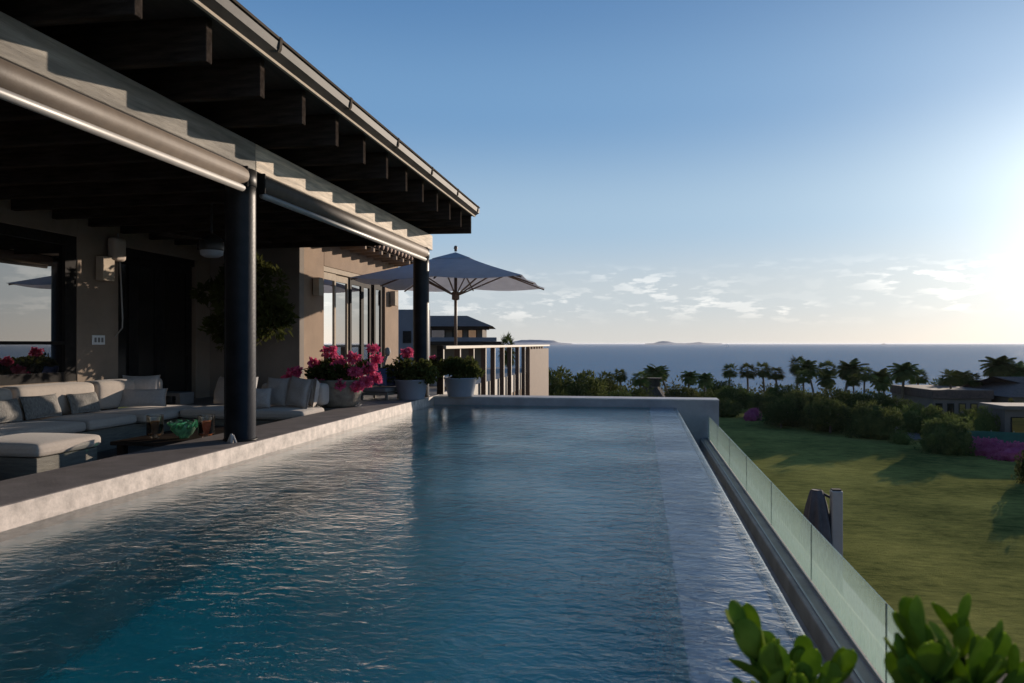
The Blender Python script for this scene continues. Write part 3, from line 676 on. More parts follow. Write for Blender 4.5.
# ------------------------------------------------------------------ potted plants near the pool
def flower_heads(parent, spots, m, r=.06, name='blossom'):
    for (p, k) in spots:
        n = int(110*k); v = rng.normal(size=(n, 3)); v /= np.linalg.norm(v, axis=1, keepdims=True)
        V, F = leaf_cloud(np.array(p)+v*np.array([1.25, 1, .85])*r*k**.5*.95*(.35+.65*rng.random((n, 1)))*(1+.3*np.sin(5*v[:, :1]+p[0]*9)), v, .05, .055, .15)
        o = meshobj(name, V, F, m, parent)
bp = at(338.5, 11.75, 0)
bw = thing('bowl_planter', 'big weathered clay bowl planter full of pink flowers behind the sofa end', 'planter', bp)
MB().lathe([(0, 0), (.25, 0), (.30, .04), (.36, .18), (.395, .34), (.40, .40), (.415, .42), (.40, .435), (.37, .42), (.36, .38), (0, .37)], n=40).build('bowl', M['clay_pot'], bw, smooth=True)
MB().lathe([(.31, .39), (.2, .41), (0, .42)], n=20).build('soil', M['soil'], bw)
crown('foliage', bw, M['leaf_dark'], 2600, (0.02, 0, .54), (.50, .34, .17), 34, .075, .05, .32, -.2)
flower_heads(bw, [((-.10, -.1, .86), 2.2), ((.10, -.15, .70), 1.6), ((-.42, 0, .68), 1.6), ((.28, -.1, .78), 1.8), ((.34, -.2, .56), 2), ((.52, 0, .60), 2), ((.50, -.1, .40), 1.8), ((.60, .1, .76), 1.2),
                  ((-.70, -.05, .55), 1.6), ((-.84, -.02, .44), 1.4), ((.16, -.34, .36), 1.4), ((-.2, -.3, .36), 1.8), ((.62, .0, .45), 1.4), ((.42, -.25, .34), 1.6), ((.55, .05, .92), 1.0), ((.0, -.2, .62), 1), ((-.05, .1, .74), 1), ((.36, .1, .62), 1.2)], M['pink'])
MB().tube([(-.2, 0, .45), (-.45, 0, .62), (-.7, -.05, .56), (-.86, 0, .42)], [.012, .009, .007, .004], 6).build('branch', M['trunk'], bw)
def white_pot(p, label, r1=.26, fl=(), frad=(.36, .34, .2), seed=0):
    t = thing('white_planter', label, 'planter', p, 0, 'white tapered planters at the pool corner')
    MB().lathe([(0, 0), (r1*.76, 0), (r1*.78, .01), (r1, .33), (r1*1.03, .335), (r1*1.03, .355), (r1*.94, .355), (r1*.93, .3), (0, .3)], n=36).build('pot', M['white_pot'], t, smooth=True)
    crown('foliage', t, M['leaf_dark'], 2400, (0, 0, .47), frad, 30, .075, .055, .34, -.3)
    if fl: flower_heads(t, fl, M['pink'])
    return t
t = white_pot(at(411.5, 13.35, 0), 'white tapered planter with one tall pink bloom, left of the far column', .30, [((-.07, 0, .83), 2.0)], (.54, .36, .24))
MB().tube([(-.03, 0, .45), (-.07, 0, .8)], .006, 6).build('stem', M['leaf'], t)
white_pot(at(460.5, 14.02, .002), 'white tapered planter with bushy green leaves on the far coping right of the column', .31, (), (.44, .3, .22))
t = white_pot(at(433.5, 17.5, 0), 'small white planter with two pink blooms seen just right of the far column', .16, [((0, 0, .62), 1.8), ((0.02, 0, .42), 1.2)], (.18, .18, .15))

# tree in the recess
tr = thing('potted_tree', 'dark leafy tree in a pot in the shaded recess behind the column', 'tree', at(242, 12.75, 0))
MB().lathe([(0, 0), (.2, 0), (.27, .42), (.24, .42), (.22, .36), (0, .36)], n=30).build('pot', M['greystone'], tr, smooth=True)
MB().tube([(0, 0, .36), (.03, 0, .8), (-.02, 0, 1.3), (.02, 0, 1.9)], [.05, .04, .035, .02], 10).build('trunk', M['trunk'], tr, smooth=True)
lb = MB()
for i in range(14):
    a = rng.random()*2*PI; h = .8+rng.random()*1.0; q = (math.cos(a)*.62, math.sin(a)*.3, h+.45); lb.tube([(0, 0, h), (q[0]*.5, q[1]*.5, h+.2), q], [.02, .014, .006], 6)
lb.build('limbs', M['trunk'], tr)
crown('foliage', tr, M['leaf_dark'], 3600, (0, 0, 1.55), (.90, .28, .92), 38, .13, .06, .30, -1)

# lounge chair by the folding windows
ch = thing('lounge_chair', 'low lounge chair with indigo cushions between the bowl planter and the white planter', 'chair', at(380, 13.3, 0), R(-8)); ch.scale = (.78, .8, .85)
MB().box(-.34, .34, -.3, .36, .10, .15).build('seat_frame', M['sofa_base'], ch)
rounded_box('seat_cushion', -.32, .32, -.30, .28, .151, .26, .04, M['sand'], ch)
rounded_box('back_cushion', -.32, .30, .18, .34, .262, .66, .06, M['denim'], ch)
for a_ in (-.31, .31):
    for b_ in (-.27, .32): MB().box(a_-.025, a_+.025, b_-.025, b_+.025, 0, .099).build('leg', M['sofa_base'], ch)
pillow(at(376, 13.15, .24), R(15), R(-20), .40, .34, .14, 'denim', 'indigo and white patterned pillow on the low lounge chair', 12)['group'] = 'pillows on the lounge chair'
orn = thing('garden_ornament', 'grey carved ornament with a round head on a leaning stem beside the white planter', 'ornament', at(386, 14.2, 0))
MB().tube([(-.12, 0, 0), (-.10, 0, .4), (-.02, 0, .68), (.02, 0, .76)], [.03, .025, .025, .03], 10).build('stem', M['greystone'], orn, smooth=True)
MB().lathe([(0, -.09), (.04, -.07), (.062, 0), (.045, .07), (0, .09)], (.03, 0, .84), 16).build('head', M['greystone'], orn, smooth=True)

# ------------------------------------------------------------------ umbrella
UC = Vector((-4.0, 15.85, 0)); s2 = 1.76; ze, zp = 2.32, 3.0
um = thing('patio_umbrella', 'large square grey canvas umbrella open beyond the far column', 'umbrella', UC)
def canopy():
    V = []; F = []; n = 10
    # eight ribs: corners and mid sides, with sag between
    def edge(t):                                    # t 0..8
        cs = [(-1, -1), (0, -1), (1, -1), (1, 0), (1, 1), (0, 1), (-1, 1), (-1, 0)]
        i = int(t) % 8; f = t-int(t); a, b = cs[i], cs[(i+1) % 8]; return (a[0]*(1-f)+b[0]*f, a[1]*(1-f)+b[1]*f, math.sin(f*PI))
    K = 48
    for i in range(n+1):
        r = .0+i/n
        for k in range(K):
            ex, ey, sg = edge(k*8/K)
            V.append((ex*s2*r, ey*s2*r, zp+(ze-zp)*r**1.0-.05*sg*r*r-.03*math.sin(r*PI)))
    for i in range(n):
        for k in range(K):
            a = i*K+k; b = i*K+(k+1) % K; F.append((a, b, b+K, a+K))
    return V, F
V, F = canopy(); cn_ = meshobj('canopy', V, F, M['umb'], um, smooth=False)
md = cn_.modifiers.new('t', 'SOLIDIFY'); md.thickness = .006
# short valance hanging from the rim and a vent cap
vb = MB(); cs = [(-1, -1), (1, -1), (1, 1), (-1, 1)]
cap = MB(); q = [(c_[0]*.42, c_[1]*.42, zp-.163) for c_ in cs]; i0 = len(cap.v); cap.v += q+[(0, 0, zp+.012)]; cap.f += [(0, 1, 4), (1, 2, 4), (2, 3, 4), (3, 0, 4)]
cap.build('vent_cap', M['umb'], um).modifiers.new('t', 'SOLIDIFY').thickness = .005
MB().lathe([(0, zp+.03), (.03, zp+.03), (.03, zp+.07), (.045, zp+.1), (.03, zp+.15), (0, zp+.16)], n=14).build('finial', M['umb_in'], um, smooth=True)
MB().tube([(0, 0, 0), (0, 0, zp)], .034, 16).build('pole', M['umb_in'], um, smooth=True)
MB().lathe([(.034, 1.95), (.085, 1.97), (.085, 2.13), (.034, 2.15)], n=16).build('hub', M['umb_in'], um)
MB().lathe([(0, 0), (.35, 0), (.35, .06), (.06, .09), (.05, .3), (0, .3)], n=24).build('base', M['greystone'], um)
for c_ in [(-1, -1), (0, -1), (1, -1), (1, 0), (1, 1), (0, 1), (-1, 1), (-1, 0)]:
    MB().tube([(c_[0]*.05, c_[1]*.05, zp-.10), (c_[0]*s2*.985, c_[1]*s2*.985, ze-.03)], .018, 6).build('rib', M['umb_in'], um)
    f = .52; MB().tube([(c_[0]*.07, c_[1]*.07, 2.08), (c_[0]*s2*f, c_[1]*s2*f, zp+(ze-zp)*f-.09)], .017, 6).build('strut', M['umb_in'], um)
MB().tube([(.85, -1.3, 2.4), (.86, -1.3, 2.12)], .004, 5).build('cord', M['white'], um)

# ------------------------------------------------------------------ railing beyond the pool
XFn = -3.90
fc = thing('timber_railing', 'tall brown post railing with a pale top rail beyond the pool end', 'railing', (XFn, 14.2, 0))
yA = yx(440, XFn)-14.2
MB().box(-.065, .055, yA-.0, yA+.06, -.5, .96).build('end_post', M['darkwood'], fc)
rail_z = .955
MB().box(-.065, .10, yA+.10, 31.4-14.2, rail_z-.065, rail_z).build('top_rail', M['rail'], fc, bevel=.006)
post = None
pxs = [442.7, 459.5, 473.2, 485.2, 494.4, 503.4, 510.9, 518.5, 524.6]
for pxx in pxs:
    yy = yx(pxx, XFn+.05)-14.2
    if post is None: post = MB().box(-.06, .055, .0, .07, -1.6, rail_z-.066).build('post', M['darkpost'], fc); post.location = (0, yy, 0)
    else: post = post.copy(); COL.objects.link(post); post.location = (0, yy, 0)
    MB().box(.0555, .064, yy+.002, yy+.07, -1.6, rail_z-.067).build('post_lit_edge', M['rail'], fc)  # sunlit side of the dark post, painted as a pale strip
yw0 = yx(527.5, XFn)-14.2
MB().box(-.1, .08, yw0, 31.2-14.2, -3, .80).build('solid_panel', M['post_wood'], fc)
for k in range(6): 
    yy = yw0+.1+k*(30.0-14.2-yw0)/6; MB().box(-.07, .06, yy, yy+.22, .801, rail_z-.066).build('block', M['post_wood'], fc)

# ------------------------------------------------------------------ closed cantilever umbrella on the lower terrace
cu = thing('closed_cantilever_umbrella', 'folded dark umbrella beside its grey metal mast beyond the glass', 'umbrella', at(836, 10, -3.7))
h = 2.72
MB().box(-.075, .075, -.06, .06, .05, h).build('mast', M['silver'], cu, bevel=.02)
MB().box(-.5, .5, -.5, .5, 0, .08).build('base', M['greystone'], cu)
MB().box(-.06, .06, -.05, .05, h+.001, h+.015).build('mast_cap', M['frame_dark'], cu)
V = []; F = []; K = 32
prof = [(.06, 2.71), (.085, 2.69), (.12, 2.5), (.165, 2.25), (.20, 2.0), (.24, 1.6), (.25, 1.1), (.23, .95)]
for i, (r, z) in enumerate(prof):
    for k in range(K):
        a = 2*PI*k/K; rr = r*(1+(.20 if i > 1 else .03)*math.cos(8*a+i*.15)); V.append((-.24+rr*math.cos(a), .05+rr*math.sin(a), z))
for i in range(len(prof)-1):
    for k in range(K): a = i*K+k; b = i*K+(k+1) % K; F.append((a, b, b+K, a+K))
F.append(tuple(range(K))); meshobj('folded_canopy', V, F, M['folcan'], cu, smooth=True)
MB().tube([(-.05, .05, 2.60), (-.16, .05, 2.66)], .018, 8).build('arm', M['black'], cu)
MB().tube([(-.27-.15, .05, 1.95), (-.27+.16, .05, 1.95)], .02, 6).build('strap', M['black'], cu)

# ------------------------------------------------------------------ foreground plants in a planter under the camera
pl = thing('near_planter', 'stone planter box at the near end of the pool holding thick leaved shrubs', 'planter', (.6, 1.2, -.3))
MB().box(-.2, 1.2, -.32, .22, 0, .3).build('box', M['greystone'], pl, bevel=.01)
def leaf_mesh(L, Wd, curl, th=.0016):
    """thick obovate leaf along +X"""
    V = []; F = []; nu, nv = 14, 5
    for s_ in (1, -1):
        for i in range(nu+1):
            u = i/nu; w = Wd/2*(math.sqrt(max(.0, 1-((u-.62)/.382)**2)) if u > .62 else .16+.84*(math.sin(u/.62*PI/2))**1.4)
            for j in range(nv):
                v = j/(nv-1)*2-1
                V.append((L*u*math.cos(curl*u*.5), v*w, L*u*math.sin(curl*u*.5)+.22*w*abs(v)**1.5+s_*th*(1-v*v)**.5))
    k = (nu+1)*nv
    for s_ in range(2):
        for i in range(nu):
            for j in range(nv-1):
                a = s_*k+i*nv+j; q = (a, a+1, a+nv+1, a+nv); F.append(q if s_ else q[::-1])
    return np.array(V), F
def succulent(tips, root, label):
    t = thing('thick_leaved_shrub', label, 'shrub', root, 0, 'thick leaved shrubs in the near planter')
    sb = MB(); V = []; F = []; rt = Vector(root)
    for (p, dr, n, L) in tips:
        p = Vector(p)-rt; dr = Vector(dr).normalized(); base = p-dr*.16
        sb.tube([(0, 0, 0), base*.5+Vector((0, 0, -.03)), base, p], [.012, .01, .008, .005], 6)
        n += 5
        for i in range(n):
            f = i/(n-1); az_ = i*2.4+random.random()*.5; q = base+dr*.17*f
            side = dr.orthogonal().normalized(); side.rotate(Matrix.Rotation(az_, 3, dr))
            ang = .35+1.05*(1-f)+random.uniform(-.3, .35)          # leaves open further down
            d = (dr*math.cos(ang)+side*math.sin(ang)).normalized()
            lat = d.cross(dr).normalized() if d.cross(dr).length > .05 else d.orthogonal().normalized(); up = d.cross(lat)*-1
            if up.dot(dr) < 0: up = -up; lat = -lat
            l = L*random.uniform(.95, 1.3)*(.62+.38*math.sin(PI*(.25+.6*(1-f)))); lv, lf = leaf_mesh(l, l*random.uniform(.5, .62), random.uniform(.1, .9))
            k0 = len(V)
            for a in lv: V.append(q+d*a[0]+lat*a[1]+up*a[2])
            F += [tuple(k0+x for x in ff) for ff in lf]
    sb.build('stems', M['leaf'], t, smooth=True); meshobj('leaves', V, F, M['succ'], t, smooth=True)
def fp_(px, py, d): v = at(px, d, 0); v.z = zat(py+24, d); return v
succulent([(fp_(752, 622, 1.15), (-.5, .1, 1), 11, .062), (fp_(778, 655, 1.12), (-.2, -.1, 1), 10, .062), (fp_(800, 672, 1.18), (.1, 0, 1), 9, .06), (fp_(832, 655, 1.16), (.5, 0, 1), 8, .055), (fp_(765, 690, 1.1), (-.6, -.2, .7), 10, .065), (fp_(815, 700, 1.1), (.2, -.2, .9), 10, .065), (fp_(790, 690, 1.12), (0, -.2, .9), 10, .06), (fp_(768, 640, 1.2), (-.3, .2, 1), 10, .062), (fp_(800, 655, 1.25), (0, .1, 1), 9, .058)],
           at(795, 1.15, 0), 'thick leaved green shrub at the lower edge in front of the overflow lip')
succulent([(fp_(925, 625, 1.05), (-.3, .1, 1), 12, .066), (fp_(960, 618, 1.12), (0, .1, 1), 11, .062), (fp_(985, 640, 1.08), (.3, 0, 1), 11, .062), (fp_(915, 655, 1.05), (-.6, 0, .8), 11, .066), (fp_(935, 655, 1.0), (-.3, -.3, .9), 12, .066), (fp_(970, 665, 1.0), (.1, -.3, .9), 12, .066),
            (fp_(1010, 665, 1.05), (.5, 0, .8), 11, .062), (fp_(925, 690, 1.0), (-.5, -.2, .8), 11, .066), (fp_(950, 695, .98), (0, -.4, .8), 12, .066), (fp_(1000, 695, 1.0), (.3, -.3, .8), 12, .066)],
           at(960, 1.05, 0), 'bushier thick leaved green shrub in the lower right corner over the glass')

# ------------------------------------------------------------------ vegetation in the garden
# low ground cover on the lower terrace edge
P = np.stack([4.1+rng.random(18000)*1.9, -2+rng.random(18000)*13, np.zeros(18000)], 1)
P[:, 2] = -3.85+.28*np.array([abs(mnoise.noise(Vector((p[0]*1.6, p[1]*1.6, 0))))*2 for p in P])*rng.random(18000)**.5
V, F = leaf_cloud(P, np.tile([0, 0, 1.0], (18000, 1)), .15, .05); gc = meshobj('ground_cover', V, F, M['leaf_dark']); gc['kind'] = 'stuff'
tag(gc, 'dark tufted ground cover just beyond the glass balustrade', 'ground cover')
bd = MB().box(4.001, 6.1, -6, 12, -7.5, -3.86).build('planted_bank', M['soil']); tag(bd, 'planted retaining bank along the lower terrace edge', 'wall')

def palm_proto(kind, var=0):
    t = thing('palm_tree', 'x', 'palm tree')
    H = 5.2
    lean = (.35 if kind == 'feather' else .1)*(1+2*var); wind = Vector((-.45, .1, 0))*var
    pts = [(lean*(q/6)**2*1.2, 0, H*q/6) for q in range(7)]
    MB().tube(pts, [.17, .14, .125, .12, .115, .11, .12], 9).build('trunk', M['trunk'], t, smooth=True)
    V = []; F = []; top = Vector(pts[-1])
    nf = 34 if kind == 'feather' else 34
    for i in range(nf):
        a = i*2.399; e = (R(86)-R(120)*(i/nf)**.8) if kind == 'feather' else (R(85)-R(120)*(i/nf)**.8); L = (1.65 if kind == 'feather' else 1.3)*random.uniform(.85, 1.1)
        hd = (Vector((math.cos(a), math.sin(a), 0))+wind).normalized(); L *= random.uniform(.75, 1.1) if var else 1; p = top.copy(); ang = e; prev = p.copy(); seg = 9; rach = [p.copy()]
        for k in range(seg):
            dv = hd*math.cos(ang)+Vector((0, 0, math.sin(ang))); p = p+dv*L/seg; ang -= (R(8) if kind == 'feather' else R(5)); rach.append(p.copy())
        side = Vector((-math.sin(a), math.cos(a), 0))
        if kind == 'feather':
            for k in range(1, seg*3):
                f = k/(seg*3); q = rach[int(f*seg)].lerp(rach[min(seg, int(f*seg)+1)], f*seg-int(f*seg)); dv = (rach[min(seg, int(f*seg)+1)]-rach[int(f*seg)]).normalized()
                l = .62*math.sin(PI*(f*.85+.12))**.7
                for s_ in (1, -1):
                    tip = q+side*s_*l*.8+dv*l*.5+Vector((0, 0, -.28*l-random.random()*.12)); w = dv*.09
                    n0 = len(V); V += [q-w, q+w, tip]; F.append((n0, n0+1, n0+2))
            for k in range(seg):
                n0 = len(V); V += [rach[k]+side*.02, rach[k]-side*.02, rach[k+1]-side*.015, rach[k+1]+side*.015]; F.append((n0, n0+1, n0+2, n0+3))
        else:
            c = rach[5]; dv = (rach[-1]-rach[4]).normalized(); up = dv.cross(side)
            for k in range(17):
                b = R(-95)+R(190)*k/16; l = .72*(1-.25*abs(b)/R(95)); tip = c+(dv*math.cos(b)+side*math.sin(b))*l+Vector((0, 0, -.16*random.random()-.1*abs(math.sin(b))))
                w = (dv*-math.sin(b)+side*math.cos(b))*.055; m_ = c.lerp(tip, .55); n0 = len(V); V += [c, m_+w, tip, m_-w]; F.append((n0, n0+1, n0+2, n0+3))
            n0 = len(V); V += [top+side*.02, top-side*.02, c-side*.015, c+side*.015]; F.append((n0, n0+1, n0+2, n0+3))
    if kind != 'feather':
        for i in range(60):                                      # dry skirt
            a = random.random()*2*PI; n0 = len(V); h0 = top+Vector((math.cos(a)*.12, math.sin(a)*.12, -.05)); V += [h0, h0+Vector((-math.sin(a)*.1, math.cos(a)*.1, -.1)), h0+Vector((math.cos(a)*.25, math.sin(a)*.25, -.75))]; F.append((n0, n0+1, n0+2))
    meshobj('crown', V, F, M['palm'], t); return t
def bush_proto(n, rad, ncl, ln, wd, m, name='bush', crf=.35, trunk=0):
    t = thing(name, 'x', 'bush' if not trunk else 'tree')
    crown('foliage' if not trunk else 'crown', t, M[m], n, (0, 0, rad[2]*.55+trunk), rad, ncl, ln, wd, crf, -.6 if not trunk else -.4, core=.78 if not trunk else .5)
    hb = MB().tube([(0, 0, 0), (.05, .02, .5*(rad[2]+trunk)), (0, 0, rad[2]*.9+trunk)], [.12, .09, .03], 7)
    for i in range(7):
        a = i*.9; hb.tube([(0, 0, .4*trunk+.3), (math.cos(a)*rad[0]*.35, math.sin(a)*rad[1]*.35, rad[2]*.5+trunk*.9), (math.cos(a)*rad[0]*.7, math.sin(a)*rad[1]*.7, rad[2]*.8+trunk)], [.06, .04, .015], 5)
    hb.build('trunk', M['trunk'], t); return t
used = set()
def place(proto, px, d, z, s, label, group=None, rz=None, grow=None):
    if isinstance(px, tuple): p = Vector(px)
    else: p = at(px, d, 0)
    gz = ground_z(p.x, p.y)-.05 if z is None else z
    rz = random.random()*6.28 if rz is None else rz
    sc = s
    if proto.name not in used:
        used.add(proto.name); o = proto; o.location = (p.x, p.y, gz); o.rotation_euler.z = rz; o.scale = (sc,)*3 if isinstance(sc, (int, float)) else sc
        o['label'] = label
        if group: o['group'] = group
        return o
    o = dup(proto, (p.x, p.y, gz), rz, sc, label, group)
    if not group and 'group' in o: del o['group']
    return o
feather = palm_proto('feather'); fan = palm_proto('fan'); feather2 = palm_proto('feather', 1); fan2 = palm_proto('fan', .8); flip = [0]
bushA = bush_proto(9000, (2.2, 2.2, 1.4), 110, .17, .10, 'leaf_dark', crf=.22)
bushB = bush_proto(4200, (2.2, 2.0, 1.6), 46, .22, .12, 'leaf_dark', crf=.36)
bushC = bush_proto(3600, (1.8, 1.7, 1.3), 36, .24, .10, 'leaf_olive', crf=.4)
treeA = bush_proto(6000, (2.5, 2.4, 1.7), 60, .24, .13, 'leaf_dark', 'broadleaf_tree', .3, 1.1)
treeB = bush_proto(5000, (2.2, 2.2, 1.5), 44, .26, .12, 'leaf', 'broadleaf_tree', .32, .8)
def palm_to(kind, px, ytop, d, label, group=None, crown_s=None):
    p = at(px, d, 0); gz = ground_z(p.x, p.y); H = zat(ytop, d)-gz
    flip[0] += 1; pr = (feather, feather2)[flip[0] % 2] if kind == 'f' else (fan, fan2)[flip[0] % 2]; s = H/(5.95 if kind == 'f' else 5.8)
    k = crown_s or random.uniform(1.0, 1.35)
    return place(pr, px, d, None, (s*k, s*k, s), label, group)
GP = 'palms along the shore garden'
palm_to('n', 622, 371, 82, 'short fan palm left of the thatched hut', GP)
palm_to('f', 657, 367, 84, 'feather palm right behind the thatched hut roof', GP)
palm_to('f', 669, 367, 88, 'tall feather palm just right of the thatched hut', GP)
palm_to('f', 687, 372, 86, 'feather palm with drooping fronds second right of the hut', GP)
palm_to('n', 728, 366, 96, 'fan palm behind the end of the pool wall, left of a pair of fan palms', GP)
palm_to('n', 748, 366, 98, 'left one of a pair of fan palms above the pink bush', GP)
palm_to('n', 765, 365, 98, 'right one of a pair of fan palms above the pink bush', GP)
palm_to('n', 797, 359, 98, 'tallest slim fan palm left of the palm thicket', GP, .9)
for px, yt, d, k, lb in ((778, 369, 90, 'n', 'short fan palm between the fan palm pair and the tallest slim palm'), (918, 372, 88, 'n', 'fan palm half sunk in the trees right of the big feather palm'), (640, 374, 76, 'n', 'small fan palm left of the thatched hut roof box'), (705, 374, 80, 'f', 'feather palm just left of the pool wall end'), (608, 374, 72, 'n', 'low fan palm between the round treetop and the short fan palm'), (945, 378, 80, 'f', 'feather palm leaning over the left end of the flat roof'), (815, 362, 88, 'f', 'feather palm at the left end of the thicket'), (826, 364, 84, 'n', 'fan palm leaning into the left of the thicket'), (843, 363, 92, 'f', 'feather palm at the middle of the thicket'),
                  (864, 369, 85, 'n', 'broad fan palm right of the thicket middle'), (878, 371, 88, 'f', 'feather palm near the right end of the thicket'), (902, 364, 78, 'f', 'big feather palm standing apart at the right end of the thicket'),
                  (952, 372, 74, 'n', 'fan palm in front of the flat roofed house'), (961, 372, 84, 'f', 'thin feather palm behind the flat roofed house'), (974, 375, 78, 'n', 'squat palm at the right end of the flat roof'),
                  (997, 358, 84, 'f', 'tallest feather palm by the right picture edge'), (1014, 366, 82, 'f', 'shorter feather palm touching the right picture edge'), (804, 372, 80, 'n', 'low fan palm under the tallest slim fan palm'),
                  (834, 374, 78, 'f', 'low feather palm in front of the thicket'), (854, 376, 80, 'n', 'low fan palm in front of the thicket middle'), (889, 378, 76, 'f', 'low feather palm beside the big feather palm')):
    palm_to(k, px, yt, d, lb, GP)
GT = 'trees and shrubs behind the lawn'
# far treeline left of the wall end
for px, yt, d, pr in ((570, 372, 62, treeA), (556, 382, 56, treeB), (589, 383, 64, treeB), (600, 378, 70, treeA), (612, 384, 60, treeB), (634, 391, 66, treeB), (697, 384, 74, treeB), (712, 384, 84, treeA), (722, 383, 90, treeB), (740, 384, 94, treeA), (684, 386, 72, treeA), (652, 394, 62, treeB)):
    p = at(px, d, 0); H = zat(yt, d)-ground_z(p.x, p.y); base = 3.75 if pr is treeA else 3.15
    H += random.uniform(-.9, .4); place(pr, px, d, None, (H/base*.85, H/base*.85, H/base), 'rounded dark treetop between the railing and the pool wall end' if px < 700 else 'dark treetop behind the end of the pool wall', 'treetops behind the far pool wall')
for px, yt, d, pr in ((775, 383, 92, treeA), (786, 385, 80, treeB), (752, 385, 84, treeB), (735, 388, 80, treeB), (765, 388, 76, treeA), (790, 386, 72, treeA), (820, 384, 72, treeA), (845, 388, 66, treeB), (808, 390, 68, treeA), (870, 388, 70, treeA),
                      (890, 392, 68, treeB), (925, 385, 96, treeA), (940, 383, 100, treeB), (912, 384, 96, treeA), (985, 388, 96, treeA), (830, 392, 62, treeA), (860, 396, 64, treeA), (781, 393, 66, treeB)):
    p = at(px, d, 0); H = zat(yt, d)-ground_z(p.x, p.y); base = 3.75 if pr is treeA else 3.15
    H += random.uniform(-1.1, .2); place(pr, px, d, None, (H/base, H/base, H/base), 'dark broadleaf tree packed among the palms', 'broadleaf trees among the palms')
def bush_to(pr, px, ytop, ybase, wpx, label, group=None):
    d = 7.5*FPX/(ybase-343.5); H = (ybase-ytop)/FPX*d; base = {bushA: 2.2, bushB: 2.65, bushC: 2.2}[pr]; w = wpx/FPX*d; bw_ = {bushA: 4.9, bushB: 5.2, bushC: 4.4}[pr]
    return place(pr, px, d, None, (w/bw_, w/bw_, H/base), label, group)
GB = 'garden bushes at the far edge of the lawn'
bush_to(bushA, 946, 416, 452, 60, 'large clipped dome bush left of the pink hedge', GB)
bush_to(bushB, 873, 398, 438, 62, 'big dark round bush in the middle of the lawn edge', GB)
bush_to(bushB, 793, 400, 425, 60, 'dark bush left of the big round bush on the lawn edge', GB)
bush_to(bushC, 915, 402, 432, 45, 'olive green bush between the two big round bushes', GB)
bush_to(bushC, 936, 404, 436, 46, 'olive green bush behind the large clipped dome bush', GB)
bush_to(bushB, 826, 398, 430, 52, 'dark bush beside the left of the big round bush', GB)
bush_to(bushA, 784, 402, 420, 40, 'low bush right of the pink flowering bush', GB)
bush_to(bushB, 727, 397, 417, 34, 'low dark bush left of the pink flowering bush', GB)
bush_to(bushC, 968, 408, 434, 34, 'small olive bush near the green fence', GB)
bush_to(bushC, 902, 430, 444, 24, 'tiny low bush between the big round bush and the dome bush', GB)
bush_to(bushC, 984, 404, 442, 30, 'olive bush hiding the left corner of the grey garden block', GB)
bush_to(bushB, 1016, 397, 428, 26, 'dark bush growing over the grey garden block', GB)
bush_to(bushB, 1045, 440, 485, 60, 'dark bush at the right picture edge beyond the lawn', GB)
# big tree out of frame on the right whose shadow crosses the lawn: part of the garden
place(treeA, 1215, 44, None, (1.3, 1.3, 1.25), 'dark broadleaf tree packed among the palms', 'broadleaf trees among the palms')
# flowering hedges
fh = bush_proto(2600, (1.5, .9, .7), 34, .16, .1, 'magenta', 'flowering_bush', .4)
place(fh, 992, 50, None, (1.25, 1.1, 1.0), 'magenta flowering bush left part of the hedge under the green fence', 'pink flowering bushes'); 
place(fh, 1018, 48, None, (1.1, 1.0, .95), 'magenta flowering bush right part of the hedge, cut by the picture edge', 'pink flowering bushes')
place(fh, 752, 72, None, (.8, .8, 1.0), 'small pink flowering bush at the left end of the lawn edge', 'pink flowering bushes')
# far wood as one mass
cs_ = []
for i in range(420):
    px = random.uniform(535, 1060); d = random.uniform(98, 128); p = at(px, d, 0); cs_.append((p.x, p.y, ground_z(p.x, p.y)+random.uniform(.8, 3.3)))
cs_ = np.array(cs_); kk = rng.integers(0, len(cs_), 22000); v = rng.normal(size=(22000, 3)); v /= np.linalg.norm(v, axis=1, keepdims=True)
V, F = leaf_cloud(cs_[kk]+v*np.array([1.7, 1.7, 1.2])*(.7+.35*rng.random((22000, 1))), v, .5, .28); fw = meshobj('far_wood', V, F, M['leaf_dark'])
tag(fw, 'far dark shore wood filling the gaps behind the palms', 'wood', None, 'stuff')

# ------------------------------------------------------------------ garden buildings
def gable(mb, x0, x1, y0, y1, z, h, o=.5):
    i = len(mb.v); mb.v += [(x0-o, y0-o, z), (x1+o, y0-o, z), (x1+o, y1+o, z), (x0-o, y1+o, z), (x0+(y1-y0)*.45, (y0+y1)/2, z+h), (x1-(y1-y0)*.45, (y0+y1)/2, z+h)]
    mb.f += [(i, i+1, i+5, i+4), (i+1, i+2, i+5), (i+2, i+3, i+4, i+5), (i+3, i, i+4), (i, i+3, i+2, i+1)]; return mb
# thatched hut
hp = at(651, 78, 0); gz = ground_z(hp.x, hp.y); ht = thing('thatched_hut', 'dark thatched hut with a box top among the palms', 'hut', (hp.x, hp.y, gz))
zt = zat(378, 78)-gz
MB().lathe([(0, zt-.5), (.5, zt-.5), (2.6, zt-2.9), (2.4, zt-3.0), (0, zt-1.2)], n=8).build('roof', M['thatch'], ht)
MB().box(-1.1, .9, -.7, .7, zt-.85, zt-.1).box(-1.3, 1.1, -.85, .85, zt-.099, zt+.02).build('roof_box', M['thatch'], ht)
for a_ in (-1.6, 1.6):
    for b_ in (-1.6, 1.6): MB().tube([(a_, b_, 0), (a_, b_, zt-2.4)], .1, 8).build('post', M['trunk'], ht)
